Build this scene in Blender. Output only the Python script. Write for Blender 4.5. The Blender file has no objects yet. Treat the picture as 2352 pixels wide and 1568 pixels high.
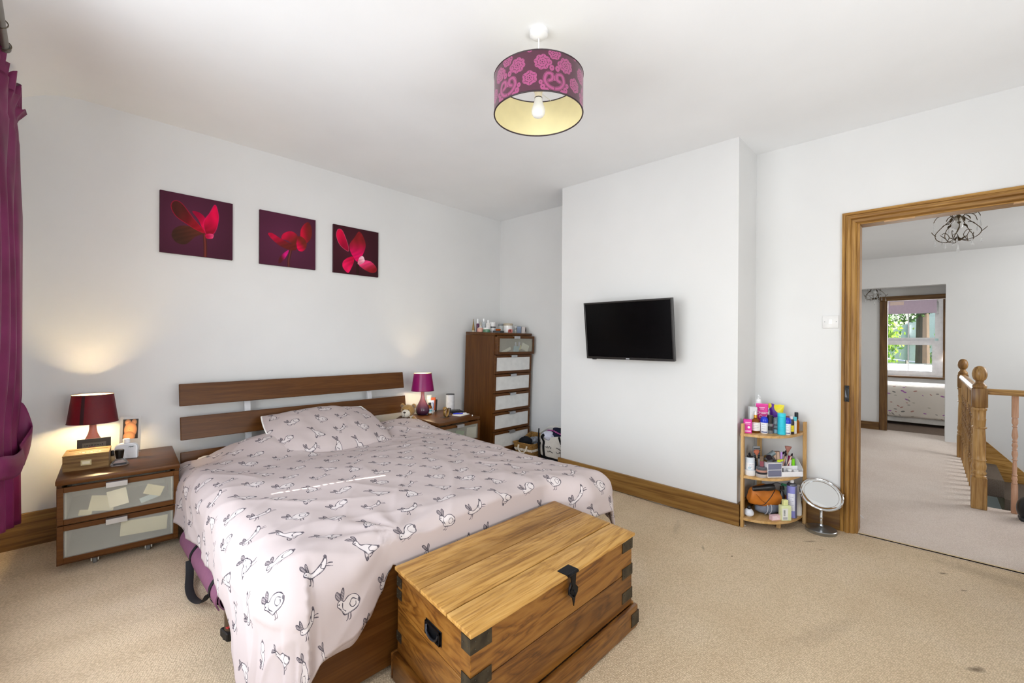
import bpy, bmesh, math, random
import numpy as np
from mathutils import Vector, Matrix, Euler, noise
random.seed(7); np.random.seed(7)
PI = math.pi
S = bpy.context.scene
COL = S.collection

# ------------------------------------------------------------------ camera
def cam_setup():
    yaw, pitch, roll = 0.8043, -0.0018, 0.0058
    f = Vector((math.sin(yaw)*math.cos(pitch), math.cos(yaw)*math.cos(pitch), math.sin(pitch)))
    r0 = Vector((math.cos(yaw), -math.sin(yaw), 0)); u0 = r0.cross(f)
    r = math.cos(roll)*r0 + math.sin(roll)*u0
    u = -math.sin(roll)*r0 + math.cos(roll)*u0
    cd = bpy.data.cameras.new('camera'); co = bpy.data.objects.new('camera', cd); COL.objects.link(co)
    co.matrix_world = Matrix(((r.x, u.x, -f.x, 0), (r.y, u.y, -f.y, 0), (r.z, u.z, -f.z, 1.25), (0, 0, 0, 1)))
    cd.sensor_width = 36; cd.lens = 36*1013.5/2352; cd.clip_start = 0.03; cd.clip_end = 200
    S.camera = co
cam_setup()

# ------------------------------------------------------------------ world, sun, daylight, fill lamps, exposure
def world_setup():
    w = bpy.data.worlds.new('sky'); S.world = w; w.use_nodes = True
    nt = w.node_tree; nt.nodes.clear()
    o = nt.nodes.new('ShaderNodeOutputWorld'); b = nt.nodes.new('ShaderNodeBackground')
    s = nt.nodes.new('ShaderNodeTexSky'); s.sky_type = 'NISHITA'; s.sun_disc = False
    s.sun_elevation = math.radians(35); s.sun_rotation = math.radians(180)
    nt.links.new(s.outputs[0], b.inputs[0]); b.inputs[1].default_value = 0.28
    nt.links.new(b.outputs[0], o.inputs[0])
world_setup()
SUN_DIR = Vector((0, 0.9022, -0.4313))
def lamp(kind, name, loc, energy, color=(1, 1, 1), direction=None, size=None, parent=None, **kw):
    l = bpy.data.lights.new(name, kind); l.energy = energy; l.color = color
    o = bpy.data.objects.new(name, l); COL.objects.link(o); o.location = loc
    if direction is not None:
        o.rotation_euler = Vector(direction).to_track_quat('-Z', 'Y').to_euler()
    if kind == 'AREA':
        l.shape = 'RECTANGLE'; l.size, l.size_y = size
    for k, v in kw.items(): setattr(l, k, v)
    if parent: o.parent = parent
    return o
lamp('SUN', 'sun', (0, -6, 6), 22.0, (1, .95, .88), SUN_DIR, angle=math.radians(.12))
DAY = (.95, .975, 1.0)
lamp('AREA', 'window_daylight', (-.95, 1.55, 1.42), 74, DAY, (1, -.05, .10), (2.6, 2.1))
lamp('AREA', 'rear_fill_light', (1.05, -1.24, 1.35), 64, DAY, (.05, 1, .62), (2.4, 1.3))  # fill lamp added inside the closed rear wall, no window there
lamp('AREA', 'stair_fill_light', (6.4, -2.1, 1.9), 44, DAY, (-.1, 1, -.15), (1.6, 1.2))  # added fill to brighten the landing, not a real stair window
lamp('AREA', 'bedroom_window_daylight', (10.52, .4, 1.35), 44, DAY, (-1, 0, -.25), (1.1, 1.3))
S.view_settings.view_transform = 'Standard'; S.view_settings.look = 'None'
S.view_settings.gamma = 1; S.view_settings.use_curve_mapping = False
S.view_settings.exposure = 0.24

# ------------------------------------------------------------------ materials
def srgb(c):
    if isinstance(c, str): c = tuple(int(c[i:i+2], 16)/255 for i in (0, 2, 4))
    return tuple(x/12.92 if x <= .04045 else ((x+.055)/1.055)**2.4 for x in c) + (1,)
_M = {}
class NT:
    def __init__(s, name):
        m = bpy.data.materials.new(name); m.use_nodes = True; s.m = m; s.t = m.node_tree
        s.p = s.t.nodes['Principled BSDF']
    def n(s, typ, **kw):
        x = s.t.nodes.new('ShaderNode'+typ)
        for k, v in kw.items():
            if k.startswith('i_'):
                x.inputs[k[2:].replace('_', ' ')].default_value = v
            else: setattr(x, k, v)
        return x
    def l(s, a, ao, b, bi): s.t.links.new(a.outputs[ao], b.inputs[bi])
    def coords(s, scale=(1, 1, 1), rot=(0, 0, 0), loc=(0, 0, 0), kind='Object'):
        tc = s.n('TexCoord'); mp = s.n('Mapping'); mp.inputs['Scale'].default_value = scale
        mp.inputs['Rotation'].default_value = rot; mp.inputs['Location'].default_value = loc
        s.l(tc, kind, mp, 'Vector'); return mp
    def ramp(s, stops):
        r = s.n('ValToRGB'); e = r.color_ramp.elements
        while len(e) < len(stops): e.new(.5)
        for el, (p, c) in zip(e, stops): el.position = p; el.color = c
        return r
    def bump(s, src, out, strength, dist=.002):
        b = s.n('Bump'); b.inputs['Strength'].default_value = strength; b.inputs['Distance'].default_value = dist
        s.l(src, out, b, 'Height'); s.l(b, 'Normal', s.p, 'Normal'); return b
    def set(s, rough=.5, metal=0, spec=.5, **kw):
        s.p.inputs['Roughness'].default_value = rough; s.p.inputs['Metallic'].default_value = metal
        s.p.inputs['Specular IOR Level'].default_value = spec
        for k, v in kw.items(): s.p.inputs[k.replace('_', ' ')].default_value = v
        return s
def plain(c, rough=.5, metal=0, var=.06, spec=.5, **kw):
    """painted / plastic / metal surface: a faint noise keeps the colour from being dead flat"""
    key = ('p', c, rough, metal, var, spec, tuple(sorted(kw.items())))
    if key in _M: return _M[key]
    n = NT('surface_%d' % len(_M)); n.set(rough, metal, spec, **kw)
    col = srgb(c)
    mp = n.coords((9, 9, 9)); nz = n.n('TexNoise'); nz.inputs['Scale'].default_value = 2; nz.inputs['Detail'].default_value = 3
    n.l(mp, 'Vector', nz, 'Vector')
    r = n.ramp([(.3, tuple(x*(1-var) for x in col[:3])+(1,)), (.7, tuple(min(1, x*(1+var)) for x in col[:3])+(1,))])
    n.l(nz, 'Fac', r, 'Fac'); n.l(r, 'Color', n.p, 'Base Color')
    _M[key] = n.m; return n.m
def glass(c='ffffff', rough=.02, alpha=.25):
    key = ('g', c, rough, alpha)
    if key in _M: return _M[key]
    n = NT('glass_%d' % len(_M)); n.set(rough, 0, .5)
    n.p.inputs['Base Color'].default_value = srgb(c)
    n.p.inputs['Transmission Weight'].default_value = 1-alpha
    n.p.inputs['IOR'].default_value = 1.3
    _M[key] = n.m; return n.m
def wood(name, dark, mid, light, axis='x', scale=9., rough=.5, stretch=14., bump=.15, knots=0., streak=.5, coat=0, spec=.4, rings_n=7., stops=(.12, .5, .88)):
    key = ('w', name, axis)
    if key in _M: return _M[key]
    n = NT(name); n.set(rough, 0, spec)
    if coat: n.p.inputs['Coat Weight'].default_value = coat; n.p.inputs['Coat Roughness'].default_value = .25
    sc = [scale]*3; sc['xyz'.index(axis)] = scale/stretch
    mp = n.coords(tuple(sc))
    info = n.n('ObjectInfo'); off = n.n('VectorMath', operation='ADD')
    mul = n.n('VectorMath', operation='SCALE'); mul.inputs[0].default_value = (7.3, 4.1, 9.7)
    n.l(info, 'Random', mul, 'Scale'); n.l(mp, 'Vector', off, 0); n.l(mul, 'Vector', off, 1)
    a = n.n('TexNoise'); a.inputs['Scale'].default_value = 1.1; a.inputs['Detail'].default_value = 5; a.inputs['Distortion'].default_value = 1.3
    n.l(off, 'Vector', a, 'Vector')
    rings = n.n('Math', operation='MULTIPLY'); rings.inputs[1].default_value = rings_n
    fr = n.n('Math', operation='PINGPONG'); fr.inputs[1].default_value = 1.
    n.l(a, 'Fac', rings, 0); n.l(rings, 0, fr, 0)
    b = n.n('TexNoise'); b.inputs['Scale'].default_value = 14; b.inputs['Detail'].default_value = 3
    n.l(off, 'Vector', b, 'Vector')
    mix = n.n('Mix', data_type='FLOAT'); mix.inputs[0].default_value = streak
    n.l(fr, 0, mix, 2); n.l(b, 'Fac', mix, 3)
    r = n.ramp([(stops[0], srgb(dark)), (stops[1], srgb(mid)), (stops[2], srgb(light))])
    n.l(mix, 0, r, 'Fac')
    last, lo = r, 'Color'
    if knots:
        mk = n.coords(tuple((4.2 if k != 'xyz'.index(axis) else 2.6) for k in range(3)))
        v = n.n('TexVoronoi'); v.inputs['Scale'].default_value = 1.; v.inputs['Randomness'].default_value = 1.
        n.l(mk, 'Vector', v, 'Vector')
        kr = n.ramp([(.03, (1, 1, 1, 1)), (.09, (0, 0, 0, 1))]); n.l(v, 'Distance', kr, 'Fac')
        km = n.n('Mix', data_type='RGBA'); km.inputs['B'].default_value = srgb(dark)
        kf = n.n('Math', operation='MULTIPLY'); kf.inputs[1].default_value = knots
        n.l(kr, 'Color', kf, 0); n.l(kf, 0, km, 'Factor'); n.l(r, 'Color', km, 'A')
        # wear: large soft darker patches
        w = n.n('TexNoise'); w.inputs['Scale'].default_value = .45; w.inputs['Detail'].default_value = 4
        n.l(off, 'Vector', w, 'Vector')
        wr = n.ramp([(.34, (.50, .44, .38, 1)), (.56, (1, 1, 1, 1))]); n.l(w, 'Fac', wr, 'Fac')
        mm = n.n('Mix', data_type='RGBA', blend_type='MULTIPLY'); mm.inputs['Factor'].default_value = 1
        n.l(km, 'Result', mm, 'A'); n.l(wr, 'Color', mm, 'B')
        # fine dark grain lines and pits
        gs = [60.]*3; gs['xyz'.index(axis)] = 2.2
        mg = n.coords(tuple(gs)); g = n.n('TexNoise'); g.inputs['Scale'].default_value = 1.; g.inputs['Detail'].default_value = 4; g.inputs['Distortion'].default_value = .6
        n.l(mg, 'Vector', g, 'Vector'); gr_ = n.ramp([(.36, (.60, .52, .45, 1)), (.50, (1, 1, 1, 1))]); n.l(g, 'Fac', gr_, 'Fac')
        m2 = n.n('Mix', data_type='RGBA', blend_type='MULTIPLY'); m2.inputs['Factor'].default_value = .85
        n.l(mm, 'Result', m2, 'A'); n.l(gr_, 'Color', m2, 'B'); last, lo = m2, 'Result'
    n.l(last, lo, n.p, 'Base Color')
    n.bump(mix, 0, bump, .002)
    _M[key] = n.m; return n.m
def fabric(c, rough=.9, weave=900., var=.1, sheen=.0, bump=.25, fold=0):
    key = ('f', c, rough, weave, var, sheen)
    if key in _M: return _M[key]
    n = NT('fabric_%d' % len(_M)); n.set(rough, 0, .25)
    if sheen: n.p.inputs['Sheen Weight'].default_value = sheen
    col = srgb(c); mp = n.coords()
    nz = n.n('TexNoise'); nz.inputs['Scale'].default_value = 30; nz.inputs['Detail'].default_value = 6
    n.l(mp, 'Vector', nz, 'Vector')
    r = n.ramp([(.3, tuple(x*(1-var) for x in col[:3])+(1,)), (.7, tuple(min(1, x*(1+var)) for x in col[:3])+(1,))])
    n.l(nz, 'Fac', r, 'Fac'); n.l(r, 'Color', n.p, 'Base Color')
    wv = n.n('TexNoise'); wv.inputs['Scale'].default_value = weave; n.l(mp, 'Vector', wv, 'Vector')
    n.bump(wv, 'Fac', bump, .001)
    _M[key] = n.m; return n.m
def image_mat(name, arr, rough=.8, uvscale=(1, 1, 1), spec=.3, fabric_bump=0, sheen=0, extra_noise=0):
    """arr: h x w x 3 in display values 0-1, drawn by this script"""
    h, w, _ = arr.shape
    img = bpy.data.images.new(name, w, h)
    px = np.ones((h, w, 4), np.float32); px[:, :, :3] = np.clip(arr, 0, 1)
    img.pixels.foreach_set(px.ravel()); img.update(); img.pack()
    n = NT(name); n.set(rough, 0, spec)
    if sheen: n.p.inputs['Sheen Weight'].default_value = sheen
    mp = n.coords(uvscale, kind='UV'); t = n.n('TexImage'); t.image = img; t.extension = 'REPEAT'
    n.l(mp, 'Vector', t, 'Vector'); n.l(t, 'Color', n.p, 'Base Color')
    if fabric_bump:
        ob = n.coords(); wv = n.n('TexNoise'); wv.inputs['Scale'].default_value = 700; n.l(ob, 'Vector', wv, 'Vector')
        n.bump(wv, 'Fac', fabric_bump, .001)
    return n.m

# ------------------------------------------------------------------ mesh helpers
class MB:
    def __init__(s): s.bm = bmesh.new(); s.uv = None
    def _tx(s, vs, mat):
        if mat is not None:
            for v in vs: v.co = mat @ v.co
    def box(s, x0, x1, y0, y1, z0, z1, bev=0, mat=None, seg=1):
        b = s.bm
        co = [(x0, y0, z0), (x1, y0, z0), (x1, y1, z0), (x0, y1, z0), (x0, y0, z1), (x1, y0, z1), (x1, y1, z1), (x0, y1, z1)]
        vs = [b.verts.new(c) for c in co]
        fs = [b.faces.new([vs[i] for i in q]) for q in ((3, 2, 1, 0), (4, 5, 6, 7), (0, 1, 5, 4), (1, 2, 6, 5), (2, 3, 7, 6), (3, 0, 4, 7))]
        if bev:
            es = {e for f in fs for e in f.edges}
            r = bmesh.ops.bevel(b, geom=list(es)+vs, offset=bev, segments=seg, affect='EDGES', profile=.5)
            vs = list({v for f in r['faces'] for v in f.verts} | {v for v in vs if v.is_valid})
        s._tx(vs, mat); return s
    def cbox(s, c, d, bev=0, mat=None, seg=1):
        return s.box(c[0]-d[0]/2, c[0]+d[0]/2, c[1]-d[1]/2, c[1]+d[1]/2, c[2]-d[2]/2, c[2]+d[2]/2, bev, mat, seg)
    def lathe(s, prof, seg=20, at=(0, 0, 0), mat=None, sx=1, sy=1, cap=True):
        b = s.bm; rings = []; at = Vector(at); allv = []
        for r, z in prof:
            if r < 1e-6:
                v = b.verts.new((0, 0, z)); rings.append([v]); allv.append(v)
            else:
                ring = [b.verts.new((r*sx*math.cos(2*PI*i/seg), r*sy*math.sin(2*PI*i/seg), z)) for i in range(seg)]
                rings.append(ring); allv += ring
        for A, B in zip(rings, rings[1:]):
            for i in range(seg):
                j = (i+1) % seg
                if len(A) == 1 and len(B) == 1: break
                if len(A) == 1: b.faces.new((A[0], B[j], B[i])[::-1]) if False else b.faces.new((A[0], B[i], B[j])[::-1])
                elif len(B) == 1: b.faces.new((A[i], A[j], B[0]))
                else: b.faces.new((A[i], A[j], B[j], B[i]))
        if cap:
            if len(rings[0]) > 1: b.faces.new(rings[0][::-1])
            if len(rings[-1]) > 1: b.faces.new(rings[-1])
        for v in allv:
            if mat is not None: v.co = mat @ v.co
            v.co += at
        return s
    def ball(s, c, r, seg=16, rings=10, mat=None, sc=(1, 1, 1)):
        prof = [(r*math.sin(PI*i/rings), -r*math.cos(PI*i/rings)) for i in range(rings+1)]
        prof[0] = (0, -r); prof[-1] = (0, r)
        m = Matrix.Diagonal((*sc, 1)); m = (mat @ m) if mat is not None else m
        return s.lathe(prof, seg, c, m)
    def tube(s, pts, r, seg=8, closed=False, flat=1.):
        b = s.bm; P = [Vector(p) for p in pts]; n = len(P); rings = []
        rr = r if hasattr(r, '__len__') else [r]*n
        up = None
        for i in range(n):
            if closed: t = P[(i+1) % n]-P[(i-1) % n]
            else: t = P[min(i+1, n-1)]-P[max(i-1, 0)]
            if t.length < 1e-9: t = Vector((0, 0, 1))
            t.normalize()
            if up is None:
                up = Vector((0, 0, 1)) if abs(t.z) < .9 else Vector((1, 0, 0))
            side = t.cross(up)
            if side.length < 1e-6: side = t.orthogonal()
            side.normalize(); up = side.cross(t).normalized()
            rings.append([b.verts.new(P[i]+side*math.cos(2*PI*k/seg)*rr[i]+up*math.sin(2*PI*k/seg)*rr[i]*flat) for k in range(seg)])
        m = n if closed else n-1
        for i in range(m):
            A, B = rings[i], rings[(i+1) % n]
            for k in range(seg):
                b.faces.new((A[k], A[(k+1) % seg], B[(k+1) % seg], B[k]))
        if not closed:
            b.faces.new(rings[0][::-1]); b.faces.new(rings[-1])
        return s
    def prism(s, poly, d0, d1, axis='z', mat=None):
        """poly: 2D points; axis x -> (y,z), y -> (x,z), z -> (x,y)"""
        b = s.bm
        def p3(p, d): return {'x': (d, p[0], p[1]), 'y': (p[0], d, p[1]), 'z': (p[0], p[1], d)}[axis]
        A = [b.verts.new(p3(p, d0)) for p in poly]; B = [b.verts.new(p3(p, d1)) for p in poly]
        n = len(poly)
        b.faces.new(A[::-1]); b.faces.new(B)
        for i in range(n): b.faces.new((A[i], A[(i+1) % n], B[(i+1) % n], B[i]))
        s._tx(A+B, mat); return s
    def sweep(s, prof, frames):
        """prof: n 2D points; frames: list of callables p->3D"""
        b = s.bm; R = [[b.verts.new(f(p)) for p in prof] for f in frames]; n = len(prof)
        for A, B in zip(R, R[1:]):
            for i in range(n): b.faces.new((A[i], A[(i+1) % n], B[(i+1) % n], B[i]))
        b.faces.new(R[0][::-1]); b.faces.new(R[-1]); return s
    def grid(s, f, nu, nv, uv=None, closed_u=False):
        b = s.bm
        V = [[b.verts.new(f(i/nu, j/nv)) for j in range(nv+1)] for i in range(nu+1 if not closed_u else nu)]
        if uv: L = b.loops.layers.uv.verify()
        for i in range(nu):
            i2 = (i+1) % len(V)
            for j in range(nv):
                fc = b.faces.new((V[i][j], V[i2][j], V[i2][j+1], V[i][j+1]))
                if uv:
                    for lp, (a, c) in zip(fc.loops, ((i, j), (i+1, j), (i+1, j+1), (i, j+1))): lp[L].uv = uv(a/nu, c/nv)
        return s
    def quad_uv(s, pts):
        L = s.bm.loops.layers.uv.verify()
        f = s.bm.faces.new([s.bm.verts.new(p) for p in pts])
        for lp, u in zip(f.loops, ((0, 0), (1, 0), (1, 1), (0, 1))): lp[L].uv = u
        return s
    def build(s, name, mat, parent=None, smooth=35, recalc=True, **props):
        if recalc: bmesh.ops.recalc_face_normals(s.bm, faces=s.bm.faces[:])
        me = bpy.data.meshes.new(name); s.bm.to_mesh(me); s.bm.free()
        if smooth:
            me.shade_smooth(); me.set_sharp_from_angle(angle=math.radians(smooth))
        for m in (mat if isinstance(mat, (list, tuple)) else [mat]): me.materials.append(m)
        o = bpy.data.objects.new(name, me); COL.objects.link(o)
        if parent is not None: o.parent = parent
        for k, v in props.items(): o[k] = v
        return o
def box(*a, **k): return MB().box(*a, **k)
def cyl(r, z0, z1, bev=.001, seg=20, at=(0, 0, 0), mat=None):
    return MB().lathe([(0, z0), (r-bev, z0), (r, z0+bev), (r, z1-bev), (r-bev, z1), (0, z1)], seg, at, mat)
def tag(o, label, cat, group=None, kind=None):
    o['label'] = label; o['category'] = cat
    if group: o['group'] = group
    if kind: o['kind'] = kind
    return o
def thing(name, label, cat, loc=(0, 0, 0), rot=(0, 0, 0), group=None):
    o = bpy.data.objects.new(name, None); COL.objects.link(o); o.empty_display_size = .05
    o.location = loc; o.rotation_euler = rot if hasattr(rot, '__len__') else (0, 0, rot)
    return tag(o, label, cat, group)
def struct(o, label=None):
    o['kind'] = 'structure'
    if label: o['label'] = label
    return o
def dup(root, name=None):
    r = root.copy(); COL.objects.link(r)
    for ch in list(root.children):
        c = ch.copy(); COL.objects.link(c); c.parent = r
        for g in ch.children:
            d = g.copy(); COL.objects.link(d); d.parent = c
    return r
def T(x=0, y=0, z=0): return Matrix.Translation((x, y, z))
def RX(a): return Matrix.Rotation(a, 4, 'X')
def RY(a): return Matrix.Rotation(a, 4, 'Y')
def RZ(a): return Matrix.Rotation(a, 4, 'Z')
def smooth01(x): x = max(0., min(1., x)); return x*x*(3-2*x)
def catmull(P, n=8, closed=False):
    P = [Vector(p) for p in P]; out = []; m = len(P)
    rng = range(m) if closed else range(m-1)
    for i in rng:
        if closed: p0, p1, p2, p3 = P[(i-1) % m], P[i], P[(i+1) % m], P[(i+2) % m]
        else: p0, p1, p2, p3 = P[max(i-1, 0)], P[i], P[i+1], P[min(i+2, m-1)]
        for k in range(n):
            t = k/n
            out.append(.5*((2*p1)+(p2-p0)*t+(2*p0-5*p1+4*p2-p3)*t*t+(3*p1-p0-3*p2+p3)*t**3))
    if not closed: out.append(P[-1])
    return out
def text_mesh(name, body, size, mat, parent, matrix, depth=.0006, align='CENTER', shear=0):
    c = bpy.data.curves.new(name, 'FONT'); c.body = body; c.size = size; c.extrude = depth; c.align_x = align; c.align_y = 'CENTER'; c.shear = shear
    tmp = bpy.data.objects.new(name+'_t', c); COL.objects.link(tmp)
    dg = bpy.context.evaluated_depsgraph_get(); me = bpy.data.meshes.new_from_object(tmp.evaluated_get(dg))
    bpy.data.objects.remove(tmp); me.name = name
    me.transform(matrix); me.materials.clear(); me.materials.append(mat)
    o = bpy.data.objects.new(name, me); COL.objects.link(o); o.parent = parent; return o
def fz(y): return .033*max(0., y-1.5)
TILT = (.033, 0, 0)
# ------------------------------------------------------------------ prints drawn with numpy
def poly_mask(X, Y, P):
    P = np.asarray(P, float); m = np.zeros(X.shape, bool); n = len(P)
    for i in range(n):
        x1, y1 = P[i]; x2, y2 = P[(i+1) % n]
        if y1 == y2: continue
        c = (Y >= min(y1, y2)) & (Y < max(y1, y2))
        m ^= c & (X < x1+(Y-y1)*(x2-x1)/(y2-y1))
    return m
def seg_dist(X, Y, P, closed=False):
    d = np.full(X.shape, 1e9); P = np.asarray(P, float); n = len(P)
    for i in range(n if closed else n-1):
        a = P[i]; b = P[(i+1) % n]; v = b-a; L = max(v@v, 1e-12)
        t = np.clip(((X-a[0])*v[0]+(Y-a[1])*v[1])/L, 0, 1)
        d = np.minimum(d, (X-a[0]-t*v[0])**2+(Y-a[1]-t*v[1])**2)
    return np.sqrt(d)
def cm2(P, n=6, closed=False): return [(p.x, p.y) for p in catmull([(a, b, 0) for a, b in P], n, closed)]
RABBITS = [
 dict(body=[(-.62, .22), (-.5, .42), (-.32, .40), (-.2, .25), (.1, .38), (.45, .28), (.68, -.02), (.66, -.35), (.4, -.55), (.0, -.56), (-.3, -.5), (-.42, -.2), (-.52, .02)],
      lines=[[(-.44, .4), (-.62, .72), (-.5, .98), (-.36, .8), (-.36, .42)], [(-.34, .4), (-.3, .75), (-.12, 1.0), (-.1, .72), (-.26, .36)], [(.52, -.1), (.3, .1), (.1, -.1), (.2, -.36), (.42, -.34), (.46, -.18)],
             [(-.1, -.55), (-.2, -.8), (-.3, -.84)], [(.05, -.56), (-.02, -.82), (-.12, -.88)], [(-.3, .2), (-.34, -.1), (-.2, -.35)]], dots=[(-.5, .24, .045)], dark=[(.66, -.2, .09)]),
 dict(body=[(-.55, .55), (-.38, .68), (-.24, .55), (-.16, .25), (.2, .12), (.55, -.2), (.72, -.42), (.62, -.62), (.2, -.66), (-.1, -.62), (-.2, -.35), (-.34, .05), (-.46, .38)],
      lines=[[(-.4, .66), (-.75, .92), (-.85, 1.05), (-.62, 1.02), (-.34, .7)], [(-.32, .66), (-.42, .98), (-.35, 1.12), (-.24, .95), (-.26, .62)], [(.4, -.1), (.15, -.2), (.1, -.45), (.3, -.6)],
             [(-.2, -.3), (-.32, -.62), (-.3, -.9), (-.16, -.86), (-.1, -.6)], [(.3, -.64), (.1, -.8), (-.05, -.82)]], dots=[(-.42, .52, .04)], dark=[(.72, -.46, .1), (-.24, -.8, .08)]),
 dict(body=[(-.85, .0), (-.72, .18), (-.52, .14), (-.3, .02), (.1, .16), (.5, .42), (.72, .62), (.8, .5), (.66, .18), (.4, -.08), (.0, -.22), (-.4, -.26), (-.66, -.2)],
      lines=[[(-.72, .16), (-.84, .5), (-.76, .72), (-.64, .5), (-.62, .16)], [(-.58, .14), (-.56, .52), (-.44, .68), (-.42, .44), (-.48, .14)], [(-.5, -.25), (-.62, -.56), (-.74, -.62)], [(-.38, -.26), (-.44, -.58), (-.52, -.7)],
             [(.6, .12), (.82, .02), (1.0, -.06)], [(.66, .22), (.9, .2), (1.05, .14)], [(.42, .3), (.3, .1), (.44, .0)]], dots=[(-.7, .03, .04)], dark=[(.76, .64, .1)]),
 dict(body=[(-.7, -.2), (-.6, .06), (-.42, .1), (-.24, .0), (.05, .28), (.42, .4), (.7, .22), (.78, -.1), (.6, -.36), (.1, -.44), (-.35, -.42), (-.6, -.36)],
      lines=[[(-.54, .08), (-.74, .4), (-.66, .62), (-.5, .42), (-.46, .1)], [(-.42, .1), (-.4, .5), (-.28, .62), (-.26, .36), (-.34, .08)], [(.6, .2), (.3, .2), (.16, -.1), (.34, -.36)], [(-.35, -.42), (-.5, -.56), (-.66, -.56)], [(.2, -.44), (.0, -.58), (-.16, -.58)]],
      dots=[(-.54, -.12, .04)], dark=[(.78, .02, .1)]),
 dict(body=[(-.1, .5), (.06, .62), (.22, .52), (.3, .3), (.42, .0), (.46, -.35), (.3, -.62), (-.05, -.66), (-.34, -.58), (-.42, -.3), (-.3, .02), (-.14, .2)],
      lines=[[(-.02, .58), (-.4, .82), (-.52, 1.02), (-.3, 1.0), (.04, .64)], [(.04, .6), (-.12, .95), (.0, 1.12), (.12, .95), (.12, .62)], [(.1, -.15), (-.16, -.1), (-.26, -.34), (-.1, -.54), (.1, -.44), (.12, -.24)], [(.3, -.6), (.55, -.72), (.7, -.7)], [(.36, -.4), (.62, -.42), (.78, -.32)]],
      dots=[(.1, .44, .04)], dark=[(-.38, -.56, .1), (-.3, .92, .07)]),
]
def rabbit_tile(w_m=.70, h_m=.56, ppm=1500):
    W, H = int(w_m*ppm), int(h_m*ppm)
    base = np.array([.760, .705, .695]); img = np.ones((H, W, 3))*base
    cols, rows = 4, 4; rng = random.Random(5); k = 0
    for j in range(rows):
        for i in range(cols):
            rb = RABBITS[(i*2+j*3+(i*j) % 2) % 5]; k += 1
            cx = (i+.5+(.5 if j % 2 else 0))*w_m/cols+rng.uniform(-.012, .012); cy = (j+.5)*h_m/rows+rng.uniform(-.012, .012)
            sc = rng.uniform(.052, .060); flip = 1; an = rng.uniform(-.25, .25)
            R = int(sc*1.35*ppm); px, py = int(cx*ppm), int(cy*ppm)
            yy, xx = np.mgrid[-R:R+1, -R:R+1]/ppm/sc
            X = (xx*math.cos(an)+yy*math.sin(an))*flip; Y = -xx*math.sin(an)+yy*math.cos(an)
            body = cm2(rb['body'], 5, True)
            fill = poly_mask(X, Y, body)
            dk = np.zeros(X.shape)
            lw = .00135/sc
            wob = 1+.55*np.sin(X*9+k)*np.sin(Y*11+2*k)
            d = seg_dist(X, Y, body, True); dk = np.maximum(dk, np.clip((lw*wob-d)/(.5*lw)+.5, 0, 1))
            for li, ln in enumerate(rb['lines']):
                c = cm2(ln, 4); d = seg_dist(X, Y, c)
                dk = np.maximum(dk, np.clip((lw*.9*wob-d)/(.5*lw)+.5, 0, 1))
                if li < 2:
                    fe = poly_mask(X, Y, c); dk = np.maximum(dk, fe*(.30+.35*(np.sin(X*60+Y*25) > .1)))
            for (a, b, r) in rb['dots']: dk = np.maximum(dk, np.hypot(X-a, Y-b) < r)
            for (a, b, r) in rb['dark']:
                q = np.hypot(X-a, (Y-b)*.8)
                dk = np.maximum(dk, (q < r)*(.6+.3*(np.sin(X*90-Y*40) > 0)))
            # hatching along the belly
            hat = fill*(np.sin(X*70+Y*70) > .55)*(seg_dist(X, Y, body, True) < .07)*(Y < 0)*.55
            dk = np.maximum(dk, hat)
            ys = (np.arange(py-R, py+R+1)) % H; xs = (np.arange(px-R, px+R+1)) % W
            sub = img[np.ix_(ys, xs)]
            f = (fill*.6)[..., None]; sub = sub*(1-f)+np.array([.87, .845, .83])*f
            a = (dk*.93)[..., None]; sub = sub*(1-a)+np.array([.25, .23, .26])*a
            img[np.ix_(ys, xs)] = sub
    return img, w_m, h_m
def grid01(n, m=None):
    m = m or n; yy, xx = np.mgrid[0:m, 0:n]; return (xx+.5)/n, (yy+.5)/m
def soft(mask, n=2):
    a = mask.astype(float)
    for _ in range(n):
        a = (a+np.roll(a, 1, 0)+np.roll(a, -1, 0)+np.roll(a, 1, 1)+np.roll(a, -1, 1))/5
    return a
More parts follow.
